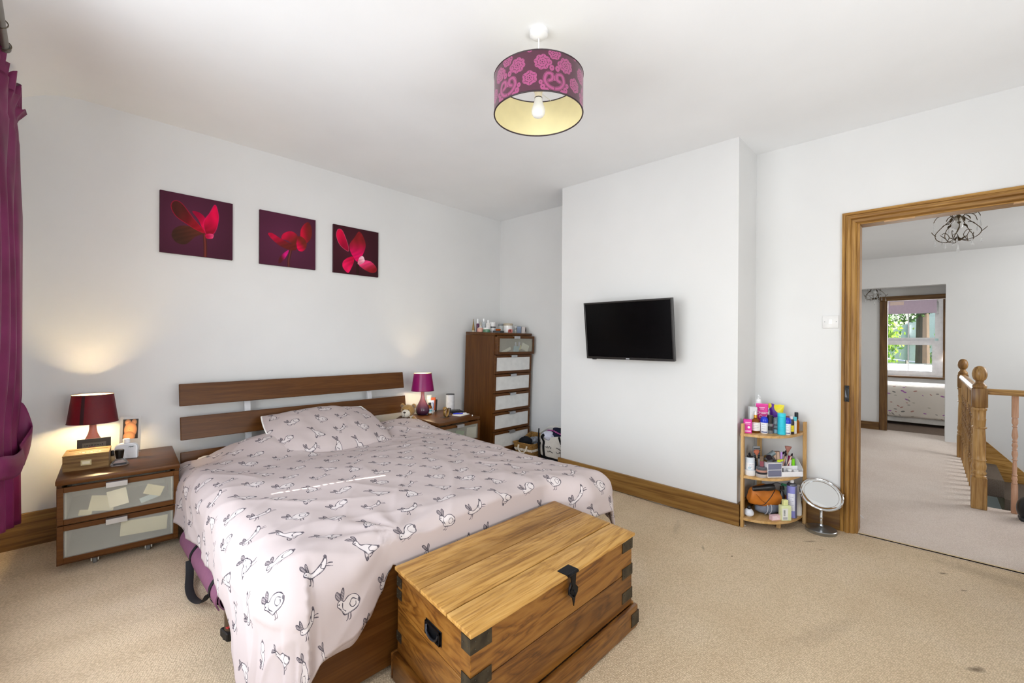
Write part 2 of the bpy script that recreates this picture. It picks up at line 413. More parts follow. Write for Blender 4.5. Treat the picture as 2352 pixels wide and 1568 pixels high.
def flower_print(kind, n=360):
    X, Y = grid01(n)        # y up
    bgs = {0: ((.36, .16, .26), (.27, .11, .18)), 1: ((.37, .16, .27), (.29, .12, .20)), 2: ((.30, .10, .16), (.20, .07, .10))}
    c0, c1 = bgs[kind]; g = np.clip(np.hypot(X-.4, Y-.55)/.75, 0, 1)[..., None]
    img = np.array(c0)*(1-g)+np.array(c1)*g
    def petal(P, ca, cb, a, b, edge=None):
        nonlocal img
        P = cm2(P, 10, True); m = soft(poly_mask(X, Y, P), 2)[..., None]
        a = np.array(a); b = np.array(b); v = b-a
        t = np.clip(((X-a[0])*v[0]+(Y-a[1])*v[1])/(v@v), 0, 1); t = (t*t*(3-2*t))[..., None]
        vein = (1+.05*np.sin(40*(X-Y)+6*np.sin(9*Y)))[..., None]
        col = (np.array(ca)*(1-t)+np.array(cb)*t)*vein
        img = img*(1-m)+col*m
        if edge is not None:
            d = seg_dist(X, Y, P, True); e = np.clip(1-d/.010, 0, 1)[..., None]*.7
            img = img*(1-e)+np.array(edge)*e
    def stem(P, w, c):
        nonlocal img
        d = seg_dist(X, Y, cm2(P, 8)); m = np.clip((w-d)/.006+.5, 0, 1)[..., None]
        sh = (1-.5*np.clip(d/w, 0, 1))[..., None]; img = img*(1-m)+np.array(c)*sh*m
    R = (.86, .0, .27); D = (.30, .12, .10); H = (.78, .05, .20); K = (.24, .14, .10)
    if kind == 0:
        stem([(.60, .0), (.60, .18), (.59, .38)], .024, (.50, .22, .18))
        petal([(.58, .40), (.48, .46), (.30, .48), (.18, .40), (.15, .28), (.22, .18), (.34, .18), (.46, .32)], K, (.36, .17, .12), (.2, .2), (.55, .42))
        petal([(.60, .42), (.44, .62), (.28, .84), (.18, .86), (.14, .76), (.20, .62), (.34, .52), (.5, .43)], D, (.62, .06, .14), (.18, .7), (.58, .5), (.78, .05, .2))
        petal([(.58, .45), (.50, .62), (.42, .74), (.52, .74), (.60, .66), (.63, .52)], (.62, 0, .2), R, (.5, .74), (.6, .5))
        petal([(.60, .42), (.58, .60), (.66, .76), (.74, .92), (.79, .74), (.77, .55), (.72, .42), (.65, .36)], (.55, .03, .14), R, (.64, .38), (.7, .7), (.9, .1, .4))
        petal([(.60, .38), (.62, .32), (.70, .33), (.72, .40), (.66, .41)], (.75, .05, .25), (.9, .3, .5), (.62, .36), (.72, .38))
    elif kind == 1:
        stem([(.50, .0), (.50, .14), (.54, .33)], .024, (.46, .22, .20))
        petal([(.50, .32), (.42, .26), (.34, .16), (.32, .05), (.38, .08), (.46, .2)], (.3, .1, .1), (.85, .08, .5), (.34, .16), (.46, .2))
        petal([(.62, .34), (.45, .34), (.28, .42), (.14, .56), (.2, .6), (.36, .52), (.52, .46), (.64, .44)], (.40, .12, .10), (.74, .03, .22), (.4, .36), (.3, .58))
        petal([(.60, .44), (.48, .50), (.37, .52), (.40, .62), (.52, .69), (.63, .66), (.68, .54)], (.42, .14, .10), (.80, .03, .24), (.6, .46), (.42, .66))
        petal([(.74, .44), (.71, .58), (.72, .76), (.80, .90), (.88, .92), (.93, .78), (.91, .62), (.84, .52)], H, (.42, .12, .10), (.71, .7), (.9, .72))
        petal([(.66, .36), (.64, .5), (.68, .62), (.77, .6), (.83, .5), (.80, .38), (.73, .33)], R, (.45, .14, .1), (.66, .4), (.78, .5))
    else:
        stem([(.52, .0), (.52, .15), (.52, .33)], .022, (.22, .10, .08))
        petal([(.30, .48), (.14, .58), (.06, .76), (.09, .90), (.18, .90), (.27, .72), (.32, .55)], (.85, .02, .25), (.6, .0, .18), (.1, .8), (.3, .6), (.9, .45, .55))
        petal([(.52, .28), (.38, .44), (.34, .62), (.45, .80), (.55, .94), (.65, .84), (.70, .66), (.64, .46)], (.86, .03, .36), (.52, .10, .12), (.5, .4), (.48, .78))
        petal([(.42, .38), (.30, .34), (.20, .24), (.20, .12), (.30, .02), (.36, .08), (.44, .28)], (.75, .0, .22), (.92, .08, .35), (.42, .3), (.26, .14))
        petal([(.55, .23), (.66, .33), (.82, .33), (.95, .22), (.95, .12), (.84, .08), (.66, .14)], (.55, .08, .12), (.95, .25, .5), (.8, .1), (.7, .32))
        petal([(.52, .24), (.56, .38), (.64, .42), (.68, .32), (.6, .24)], (.9, .5, .6), (.98, .8, .85), (.54, .28), (.64, .4))
    return img
def damask_tile(n=512):
    X, Y = grid01(n); bg = np.array([.30, .12, .20]); fg = np.array([.62, .28, .46])
    m = np.zeros(X.shape); line = np.zeros(X.shape)
    def bloom(cx, cy, r, k=8, ph=0, depth=.16, inner=True):
        nonlocal m, line
        for ox in (-1, 0, 1):
            for oy in (-1, 0, 1):
                dx, dy = X-cx+ox, (Y-cy+oy); d = np.hypot(dx, dy); a = np.arctan2(dy, dx)
                rr = r*(1-depth*.5+depth*np.abs(np.cos(k*(a+ph)/2)))
                m = np.maximum(m, d < rr)
                if inner:
                    line = np.maximum(line, (np.abs(d-rr*.62) < .006)*(np.abs(np.sin(k*(a+ph)/2+.6)) > .35))
                    line = np.maximum(line, (np.abs(np.sin(k*(a+ph)/2)) < .10)*(d > rr*.62)*(d < rr*.94))
                    line = np.maximum(line, (np.abs(d-rr*.30) < .006)*(np.sin(5*a+1) > -.4)); line = np.maximum(line, (d < rr*.10))
    for s in (-1, 1): bloom(.5+s*.25, .66, .155, 8, .2)
    bloom(.5, .34, .145, 6, PI/6); bloom(0., .86, .125, 6); bloom(0, .34, .05, 4, inner=False); bloom(.5, .97, .09, 5, .3)
    for s in (-1, 1):                                   # scrolls and leaves round the lower blossom
        for q in (0, 1):
            P = [(q+s*.02, .12), (q+s*.12, .16), (q+s*.2, .28), (q+s*.16, .42), (q+s*.06, .42), (q+s*.05, .32), (q+s*.11, .28)]
            d = seg_dist(X, Y, cm2(P, 6)); m = np.maximum(m, d < .040); line = np.maximum(line, np.abs(d-.028) < .004)
            for (a, b, r) in ((.24, .14, .05), (.17, .05, .06), (.28, .24, .04), (.06, .55, .05), (.1, .66, .045), (.07, .0, .06)):
                m = np.maximum(m, np.hypot(X-q-s*a, (Y-b)*.8) < r); line = np.maximum(line, np.hypot(X-q-s*a, Y-b) < r*.22)
    m = soft(m*(1-line), 1)[..., None]
    shade = (1+.05*np.sin(Y*900))[..., None]
    return (bg*(1-m)+fg*m)*shade
def skin_photo(n=160, m=220):
    X, Y = grid01(n, m); img = np.ones((m, n, 3))*np.array([.13, .09, .07])
    for (cx, cy, rx, ry) in ((.32, .84, .20, .16), (.72, .84, .18, .16), (.5, .45, .42, .40), (.42, .12, .40, .25)):
        q = np.hypot((X-cx)/rx, (Y-cy)/ry); a = np.clip((1.06-q)/.12, 0, 1)[..., None]
        col = np.array([.86, .58, .38])*(1.05-.35*np.clip(q, 0, 1)[..., None]**2); img = img*(1-a)+col*a
    d = np.hypot(X-.45, Y-.47); img *= (1-.5*np.clip(1-d/.03, 0, 1))[..., None]; return img
def petals_tile(n=512):
    X, Y = grid01(n); img = np.ones((n, n, 3))*np.array([.90, .87, .83]); rg = random.Random(3)
    for i in range(46):
        cx, cy, a, L = rg.random(), rg.random(), rg.uniform(-.5, .9), rg.uniform(.02, .045)
        c = rg.choice([(.55, .53, .50), (.62, .60, .57), (.62, .35, .66), (.45, .44, .42), (.70, .50, .46), (.72, .70, .64)])
        for ox in (-1, 0, 1):
            for oy in (-1, 0, 1):
                dx, dy = X-cx+ox, Y-cy+oy; u = dx*math.cos(a)+dy*math.sin(a); v = -dx*math.sin(a)+dy*math.cos(a)
                q = np.hypot(u/L, v/(L*.42)); m = (np.clip((1-q)/.3, 0, 1)*.85)[..., None]; img = img*(1-m)+np.array(c)*m
    return img
# ------------------------------------------------------------------ shared materials
def wall_mat(name, c, var=.03):
    n = NT(name); n.set(.85, 0, .2); col = srgb(c); mp = n.coords()
    a = n.n('TexNoise'); a.inputs['Scale'].default_value = 1.3; a.inputs['Detail'].default_value = 4; n.l(mp, 'Vector', a, 'Vector')
    r = n.ramp([(.3, tuple(x*(1-var) for x in col[:3])+(1,)), (.7, tuple(min(1, x*(1+var)) for x in col[:3])+(1,))])
    n.l(a, 'Fac', r, 'Fac'); n.l(r, 'Color', n.p, 'Base Color')
    b = n.n('TexNoise'); b.inputs['Scale'].default_value = 55; b.inputs['Detail'].default_value = 5; n.l(mp, 'Vector', b, 'Vector')
    n.bump(b, 'Fac', .10, .003); return n.m
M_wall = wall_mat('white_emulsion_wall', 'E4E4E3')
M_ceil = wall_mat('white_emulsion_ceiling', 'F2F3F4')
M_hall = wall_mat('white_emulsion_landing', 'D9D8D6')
def carpet(name, c_lo, c_mid, c_hi, stains=(), pile=150., deep=.8):
    n = NT(name); n.set(.97, 0, .08); mp = n.coords()
    a = n.n('TexNoise'); a.inputs['Scale'].default_value = 1.1; a.inputs['Detail'].default_value = 6; a.inputs['Roughness'].default_value = .62
    n.l(mp, 'Vector', a, 'Vector')
    r = n.ramp([(.30, srgb(c_lo)), (.5, srgb(c_mid)), (.7, srgb(c_hi))]); n.l(a, 'Fac', r, 'Fac')
    rot = n.coords((1, 1.45, 1), (0, 0, .35))
    v = n.n('TexVoronoi'); v.inputs['Scale'].default_value = pile; v.inputs['Randomness'].default_value = .55; n.l(rot, 'Vector', v, 'Vector')
    vr = n.ramp([(.0, (1.08, 1.08, 1.08, 1)), (.75, (.60, .55, .49, 1))]); n.l(v, 'Distance', vr, 'Fac')
    mu = n.n('Mix', data_type='RGBA', blend_type='MULTIPLY'); mu.inputs['Factor'].default_value = deep
    n.l(r, 'Color', mu, 'A'); n.l(vr, 'Color', mu, 'B'); last = mu
    for (x, y, rx, ry, an, amt) in stains:                # wear marks with a place of their own
        tc = n.n('TexCoord'); sb = n.n('VectorMath', operation='SUBTRACT'); sb.inputs[1].default_value = (x, y, 0); n.l(tc, 'Object', sb, 0)
        rt = n.n('VectorRotate', rotation_type='Z_AXIS'); rt.inputs['Angle'].default_value = -an; n.l(sb, 'Vector', rt, 'Vector')
        ml = n.n('VectorMath', operation='MULTIPLY'); ml.inputs[1].default_value = (1/rx, 1/ry, 0); n.l(rt, 'Vector', ml, 0)
        nz = n.n('TexNoise'); nz.inputs['Scale'].default_value = 26; n.l(tc, 'Object', nz, 'Vector')
        le = n.n('VectorMath', operation='LENGTH'); n.l(ml, 'Vector', le, 0)
        ad = n.n('Math', operation='ADD'); n.l(le, 'Value', ad, 0); n.l(nz, 'Fac', ad, 1)
        mr = n.n('MapRange'); mr.inputs['From Min'].default_value = 1.45; mr.inputs['From Max'].default_value = .7; mr.inputs['To Min'].default_value = 0; mr.inputs['To Max'].default_value = amt
        n.l(ad, 0, mr, 'Value')
        mx = n.n('Mix', data_type='RGBA'); mx.inputs['B'].default_value = srgb('5C4A3C'); n.l(mr, 'Result', mx, 'Factor'); n.l(last, 'Result', mx, 'A'); last = mx
    n.l(last, 'Result', n.p, 'Base Color')
    fine = n.n('TexNoise'); fine.inputs['Scale'].default_value = 420; n.l(mp, 'Vector', fine, 'Vector')
    inv = n.n('Math', operation='MULTIPLY_ADD'); inv.inputs[1].default_value = -1.2; n.l(v, 'Distance', inv, 0); n.l(fine, 'Fac', inv, 2)
    n.bump(inv, 0, .55, .006); return n.m
STAINS = [(2.736, 1.015, .05, .012, .5, .45), (3.30, .57, .055, .012, -.8, .5), (3.214, .498, .04, .010, -.7, .5), (3.355, -.03, .035, .012, -.9, .7),
          (3.197, -.107, .022, .008, -.8, .6), (2.455, -.113, .045, .02, -.8, .75), (2.749, .855, .012, .006, 0, .8), (3.45, .72, .16, .05, -.6, .3), (2.9, 1.25, .2, .03, .3, .2),
          (2.3, .35, .35, .06, -.4, .16), (3.5, -.2, .3, .10, 1.4, .25), (1.0, 3.05, .25, .05, .3, .15)]
M_carpet = carpet('bedroom_loop_carpet', 'E0C9A9', 'EAD5B6', 'F1DEC3', STAINS, 112.)
M_carpet2 = carpet('landing_loop_carpet', 'E2D3C8', 'E9DCD2', 'EFE4DB', [], 112, .5)
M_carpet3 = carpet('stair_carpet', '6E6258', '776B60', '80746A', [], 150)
W_skirt = {a: wood('waxed_pine_skirting_'+a, '765020', '8C6632', '9E793F', a, 8, .42, 16, .1, .35) for a in 'xyz'}
W_arch = {a: wood('stripped_pine_architrave_'+a, '966829', 'B38642', 'C69A56', a, 12, .5, 16, .1, .35) for a in 'xyz'}
W_wal = {a: wood('walnut_effect_'+a, '4A290C', '583413', '67401A', a, 16, .34, 18, .04, 0, .6, 0, .28) for a in 'xyz'}
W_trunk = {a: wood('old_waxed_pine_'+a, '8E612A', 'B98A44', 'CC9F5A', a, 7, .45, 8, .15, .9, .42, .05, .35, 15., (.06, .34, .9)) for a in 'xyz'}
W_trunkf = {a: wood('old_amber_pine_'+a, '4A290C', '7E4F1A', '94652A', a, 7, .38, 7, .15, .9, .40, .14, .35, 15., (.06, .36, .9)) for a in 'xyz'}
W_bamboo = {a: wood('bamboo_'+a, 'B48A4E', 'C9A066', 'D8B480', a, 14, .45, 16, .06) for a in 'xyz'}
W_newel = {a: wood('varnished_pine_'+a, '8F6430', 'B4894E', 'CBA368', a, 11, .33, 10, .06, .3) for a in 'xyz'}
W_spin = {a: wood('pink_stained_pine_'+a, '9A6C4C', 'BB8E70', 'CFA68C', a, 11, .5, 12, .06) for a in 'xyz'}
W_dark = {a: wood('dark_stained_pine_'+a, '56381A', '715027', '866338', a, 9, .4, 14, .08, .3) for a in 'xyz'}
white_p = plain('EDEDEE', .35); black_p = plain('15151A', .4); steel = plain('B9BBBE', .3, 1); iron = plain('1B1C20', .45, .8); chrome = plain('D8DADC', .08, 1, .01)

# ------------------------------------------------------------------ room shell
D, XC, XR, Y1, Y2 = 3.708, 3.240, 3.647, 2.488, .979
def ceil_z(x, y):
    z = 2.650+.032*smooth01((y-1.9)/1.8)*max(0, min(1, (3.6-x)/2.4))
    return z-1.35*max(0., .12-x)**2
m = MB()
ys = [-1.3, 1.5, 2.2, 3.0, 3.8]
m.grid(lambda u, v: (-.45+u*4.16, -1.4+v*5.2, fz(-1.4+v*5.2)), 8, 52)
m.grid(lambda u, v: (-.45+u*4.16, -1.4+v*5.2, -.06), 1, 1)
struct(m.build('floor', M_carpet, smooth=60, recalc=False), 'fitted beige loop pile bedroom carpet')
m = MB(); m.grid(lambda u, v: (-.45+u*4.2, -1.4+v*5.25, ceil_z(-.45+u*4.2, -1.4+v*5.25)), 60, 40)
m.grid(lambda u, v: (-.45+u*4.2, -1.4+v*5.25, 2.82), 1, 1)
struct(m.build('ceiling', M_ceil, smooth=60, recalc=False))
struct(box(-.45, XR+.11, D, D+.15, -.1, 2.82).build('wall_back', M_wall, smooth=0))
m = MB()
m.box(-.45, -.3, -1.4, .45, -.1, 2.75); m.box(-.45, -.3, 2.72, D, -.1, 2.75); m.box(-.45, -.3, .45, 2.72, -.1, .36); m.box(-.45, -.3, .45, 2.72, 2.3, 2.75)
struct(m.build('wall_left', M_wall, smooth=0))
m = MB()
m.box(XR, XR+.11, .379, D+.05, -.1, 2.82); m.box(XR, XR+.11, -1.4, -.43, -.1, 2.82); m.box(XR, XR+.11, -.43, .379, 2.035, 2.82)
struct(m.build('wall_right', M_wall, smooth=0))
struct(MB().box(XC, XR+.02, Y2, Y1, -.05, 2.78).build('wall_chimney', M_wall, smooth=0), 'projecting chimney breast')
# wall behind the camera: unseen slits added to shape the sun into thin streaks
m = MB(); y0, y1 = -1.42, -1.27; t0, t1 = -1.272, -1.2703
def sl(x): return 2.203-.1265*(x-.73)
def sl2(x): return 1.849+1.17*(x-.505)
m.box(-.45, .30, y0, y1, -.1, 2.82); m.box(1.30, XR+.11, y0, y1, -.1, 2.82)
m.box(.30, .435, t0, t1, -.1, 2.82); m.box(.525, .715, t0, t1, -.1, 2.82); m.box(1.215, 1.30, t0, t1, -.1, 2.82)
for (a, b, f, hgt) in ((.435, .525, sl2, .010), (.715, 1.215, sl, .0055)):
    m.prism([(a, -.1), (b, -.1), (b, f(b)), (a, f(a))], t0, t1, 'y')
    m.prism([(a, f(a)+hgt), (b, f(b)+hgt), (b, 2.82), (a, 2.82)], t0, t1, 'y')
for k in range(9): a = .76+k*.036+.008*math.sin(k*5); m.box(a, a+.012, t0, t1, sl(a)-.02, sl(a)+.02)
for a in (.449, .463, .477, .491, .503): m.box(a, a+.0045, t0, t1, sl2(a)-.02, sl2(a)+.03)
m.box(.435, .445, t0, t1, 1.75, 1.82); m.box(.512, .525, t0, t1, 1.83, 1.90)
struct(m.build('wall_front', M_wall, smooth=0))

# skirting boards
def skirt(name, m, ax): return struct(m.build(name, W_skirt[ax], smooth=20), 'waxed pine skirting board')
skirt('baseboard_back', MB().box(-.30, XR, D-.02, D, .06, .262, .004), 'x')
m = MB(); m.prism([(Y2-.02, 0), (Y1+.02, fz(Y1)), (Y1+.02, fz(Y1)+.146), (Y2-.02, .147)], XC-.02, XC, 'x')
skirt('baseboard_chimney', m, 'y')
m = MB(); m.box(XC, XR, Y2-.02, Y2, 0, .147, .003); skirt('baseboard_chimney_return', m, 'x')
m = MB(); m.box(XC, XR, Y1, Y1+.02, fz(Y1)-.01, fz(Y1)+.146, .003); skirt('baseboard_alcove_return', m, 'x')
m = MB(); m.prism([(Y1, fz(Y1)-.01), (D, fz(D)-.01), (D, fz(D)+.15), (Y1, fz(Y1)+.15)], XR-.02, XR, 'x'); skirt('baseboard_alcove', m, 'y')
skirt('baseboard_right', MB().box(XR-.02, XR, .457, Y2-.02, 0, .138, .003), 'y')

# ------------------------------------------------------------------ doorway with moulded pine architrave
door = thing('door_1', 'open bedroom doorway framed in moulded pine', 'doorway', (XR, 0, 0)); door['kind'] = 'structure'
PR = [(0, 0), (0, .018), (.012, .022), (.016, .020), (.018, .012), (.022, .012), (.024, .022), (.032, .027), (.042, .026), (.047, .020), (.049, .012), (.052, .012), (.054, .017), (.068, .015), (.074, .009), (.078, .0)]
yl, yr, hd = .457, -.508, 2.105
MB().sweep(PR, [lambda p: (-p[1], yl-p[0], 0), lambda p: (-p[1], yl-p[0], hd-p[0])]).build('architrave', W_arch['z'], door, 25)
MB().sweep(PR, [lambda p: (-p[1], yl-p[0], hd-p[0]), lambda p: (-p[1], yr+p[0], hd-p[0])]).build('architrave', W_arch['y'], door, 25)
MB().sweep(PR, [lambda p: (-p[1], yr+p[0], hd-p[0]), lambda p: (-p[1], yr+p[0], 0)]).build('architrave', W_arch['z'], door, 25)
box(.0, .115, .365, .379, 0, 2.035, .002).build('jamb_lining', W_arch['z'], door)
box(.0, .115, -.43, -.416, 0, 2.035, .002).build('jamb_lining', W_arch['z'], door)
box(.0, .115, -.416, .365, 2.021, 2.035, .002).build('head_lining', W_arch['y'], door)
m = MB(); 
for (a, b, dz) in ((.245, .10, .003), (-.30, -.416, .003)): m.box(-.004, .03, b, a, 2.0185, 2.0212)
m.build('bare_paint_patch', plain('DDB484', .7), door)
kp = MB().box(-.0315, -.024, .412, .436, .862, .968, .001).build('strike_plate', plain('2A2A2A', .45, .9), door)
for z in (.872, .958): cyl(.004, 0, .002, .0005, 10, (0, 0, 0), T(-.0315, .424, z) @ RY(-PI/2)).build('screw', plain('0F0F0F', .4, .8), kp)
MB().box(-.033, -.0312, .414, .419, .885, .945).build('latch_slot', black_p, kp)
MB().prism([(.422, .89), (.434, .89), (.434, .942)], -.0325, -.031, 'x').build('latch_wedge', plain('55565A', .4, .9), kp)

# ------------------------------------------------------------------ landing, vestibule and far bedroom (structure)
m = MB(); m.prism([(XR, -1.4), (4.93, -1.4), (4.93, -.265), (6.93, -.265), (6.93, -.24), (8.27, -.24), (8.27, .9), (XR+.115, .9), (XR+.115, .365), (XR, .365)], -.08, .008, 'z')
struct(m.build('floor_landing', M_carpet2, smooth=0), 'fitted greyish landing carpet with its edge at the doorway')
struct(box(XR, XR+.012, -.43, .365, 0, .0105, .002).build('trim_1', plain('C9B48C', .8), smooth=0), 'pale carpet edge strip across the doorway')
struct(box(8.27, 10.6, -2, 2, -.08, 0).build('floor_bedroom', carpet('far_bedroom_carpet', '8C7B6C', '96857A', 'A09084'), smooth=0))
struct(box(XR+.1, 8.3, -2.6, .9, 2.40, 2.5).build('ceiling_landing', M_hall, smooth=0))
struct(box(8.2, 10.8, -2.1, 2.1, 2.45, 2.55).build('ceiling_bedroom', M_hall, smooth=0))
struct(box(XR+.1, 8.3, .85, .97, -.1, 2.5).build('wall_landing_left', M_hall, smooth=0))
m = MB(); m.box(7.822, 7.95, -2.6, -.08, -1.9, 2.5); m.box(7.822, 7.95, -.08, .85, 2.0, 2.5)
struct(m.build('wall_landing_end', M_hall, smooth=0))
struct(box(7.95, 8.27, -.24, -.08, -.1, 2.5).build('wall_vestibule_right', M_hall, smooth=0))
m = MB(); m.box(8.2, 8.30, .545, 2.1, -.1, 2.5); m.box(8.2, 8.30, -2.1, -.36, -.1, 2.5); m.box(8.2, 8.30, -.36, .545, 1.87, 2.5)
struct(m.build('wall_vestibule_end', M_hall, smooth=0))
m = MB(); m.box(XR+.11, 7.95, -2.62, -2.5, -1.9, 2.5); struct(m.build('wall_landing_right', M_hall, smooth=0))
struct(box(4.85, 4.93, -2.5, -.265, -1.9, -.08).build('wall_stairwell', M_hall, smooth=0))
struct(box(4.93, 6.93, -.265, -.2, -1.9, -.08).build('wall_stairwell_side', M_hall, smooth=0))
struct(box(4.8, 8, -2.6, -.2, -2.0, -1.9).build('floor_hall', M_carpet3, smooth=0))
struct(box(8.17, 8.2, .59, .85, .008, .115, .002).build('baseboard_vestibule', W_dark['y']))
d2 = thing('door_2', 'far bedroom doorway framed in dark stained pine', 'doorway', (8.2, 0, 0)); d2['kind'] = 'structure'
box(-.025, 0, .505, .59, .008, 1.8395, .004).build('architrave', W_dark['z'], d2)
box(-.025, 0, -.45, .59, 1.84, 1.905, .004).build('architrave', W_dark['y'], d2)
box(0, .10, .505, .545, .0, 1.87, .003).build('jamb_lining', W_dark['z'], d2)
m = MB(); m.box(10.6, 10.75, -2.1, -.08, -.1, 2.5); m.box(10.6, 10.75, .85, 2.1, -.1, 2.5); m.box(10.6, 10.75, -.08, .85, -.1, .66); m.box(10.6, 10.75, -.08, .85, 2.03, 2.5)
struct(m.build('wall_bedroom_end', M_hall, smooth=0))
struct(box(8.2, 10.7, 2.0, 2.1, -.1, 2.5).build('wall_bedroom_left', M_hall, smooth=0)); struct(box(8.2, 10.7, -2.1, -2.0, -.1, 2.5).build('wall_bedroom_right', M_hall, smooth=0))
# far window: white sashes, brown architrave
w = thing('window_1', 'white sash window of the far bedroom with garden view', 'window', (10.6, 0, 0)); w['kind'] = 'structure'
upvc = plain('ECEBEE', .4)
fr = MB(); fr.box(.02, .09, -.08, -.02, .66, 2.03); fr.box(.02, .09, .79, .85, .66, 2.03); fr.box(.02, .09, -.02, .79, 1.97, 2.03); fr.box(.02, .09, -.02, .79, .66, .70)
fr.build('window_frame', upvc, w, 0)
s1 = MB(); s1.box(.05, .09, -.02, .025, 1.33, 1.97); s1.box(.05, .09, .745, .79, 1.33, 1.97); s1.box(.05, .09, .025, .745, 1.90, 1.97); s1.box(.05, .09, .025, .745, 1.29, 1.345)
s1 = s1.build('upper_sash', upvc, w, 0)
box(.06, .08, .362, .378, 1.345, 1.90).build('glazing_bar', upvc, s1)
s2 = MB(); s2.box(.02, .06, -.02, .06, .70, 1.29); s2.box(.02, .06, .71, .79, .70, 1.29); s2.box(.02, .06, .06, .71, 1.215, 1.29); s2.box(.02, .06, .06, .71, .70, .755)
s2 = s2.build('lower_sash', upvc, w, 0)
box(.03, .05, .362, .378, .755, 1.215).build('glazing_bar', upvc, s2)
pane = glass('ffffff', 0, .04)
for (a, b, z0, z1, x, p) in ((.025, .362, 1.345, 1.90, .07, s1), (.378, .745, 1.345, 1.90, .07, s1), (.06, .362, .755, 1.215, .04, s2), (.378, .71, .755, 1.215, .04, s2)):
    box(x, x+.004, a, b, z0, z1).build('pane', pane, p, 0)
for (a, b, c, d, ax) in ((-.125, -.075, .63, 2.08, 'z'), (.845, .895, .63, 2.08, 'z')): box(-.025, .0, a, b, c, d, .003).build('architrave', W_dark[ax], w)
box(-.05, .02, -.125, .895, .625, .66, .004).build('window_sill', W_dark['y'], w)
# ------------------------------------------------------------------ bed
bed = thing('bed', 'walnut effect double bed with slatted headboard against the back wall', 'bed', (0, 0, 0))
for (z0, z1, y) in ((.806, .952, 3.578), (.588, .738, 3.536), (.26, .512, 3.505)):
    MB().box(.573, 2.262, -.011, .011, 0, z1-z0, .003, T(0, y, z0) @ RX(-.16)).build('headboard_slat', W_wal['x'], bed)
post = plain('C9C9CB', .5)
for x in (.975, 1.93): MB().box(x-.02, x+.02, -.012, .012, 0, .72, .002, T(0, 3.515, .21) @ RX(-.16)).build('headboard_post', post, bed)
for x in (.60, 2.225): box(x, x+.025, 1.50, 3.50, .20, .36, .003).build('side_rail', W_wal['y'], bed)
box(.585, 2.262, 1.475, 1.50, .025, .40, .003).build('footboard', W_wal['x'], bed)
for x, y in ((.64, 1.54), (2.2, 1.54), (.64, 3.46), (2.2, 3.46)): box(x-.03, x+.03, y-.03, y+.03, fz(y), .21, .003).build('leg', W_wal['z'], bed)
box(.625, 2.22, 1.50, 3.49, .24, .27, .004).build('slatted_base', plain('B59A72', .7), bed)
mt = box(.63, 2.215, 1.515, 3.48, .27, .49, .05, None, 3).build('mattress', fabric('E6E2DC'), smooth=60)
tag(mt, 'pale mattress under the rabbit print duvet', 'mattress')

tile, tw, th = rabbit_tile()
M_rabbit = image_mat('rabbit_print_cotton', tile, .92, (1/tw, 1/th, 1), .15, .15)

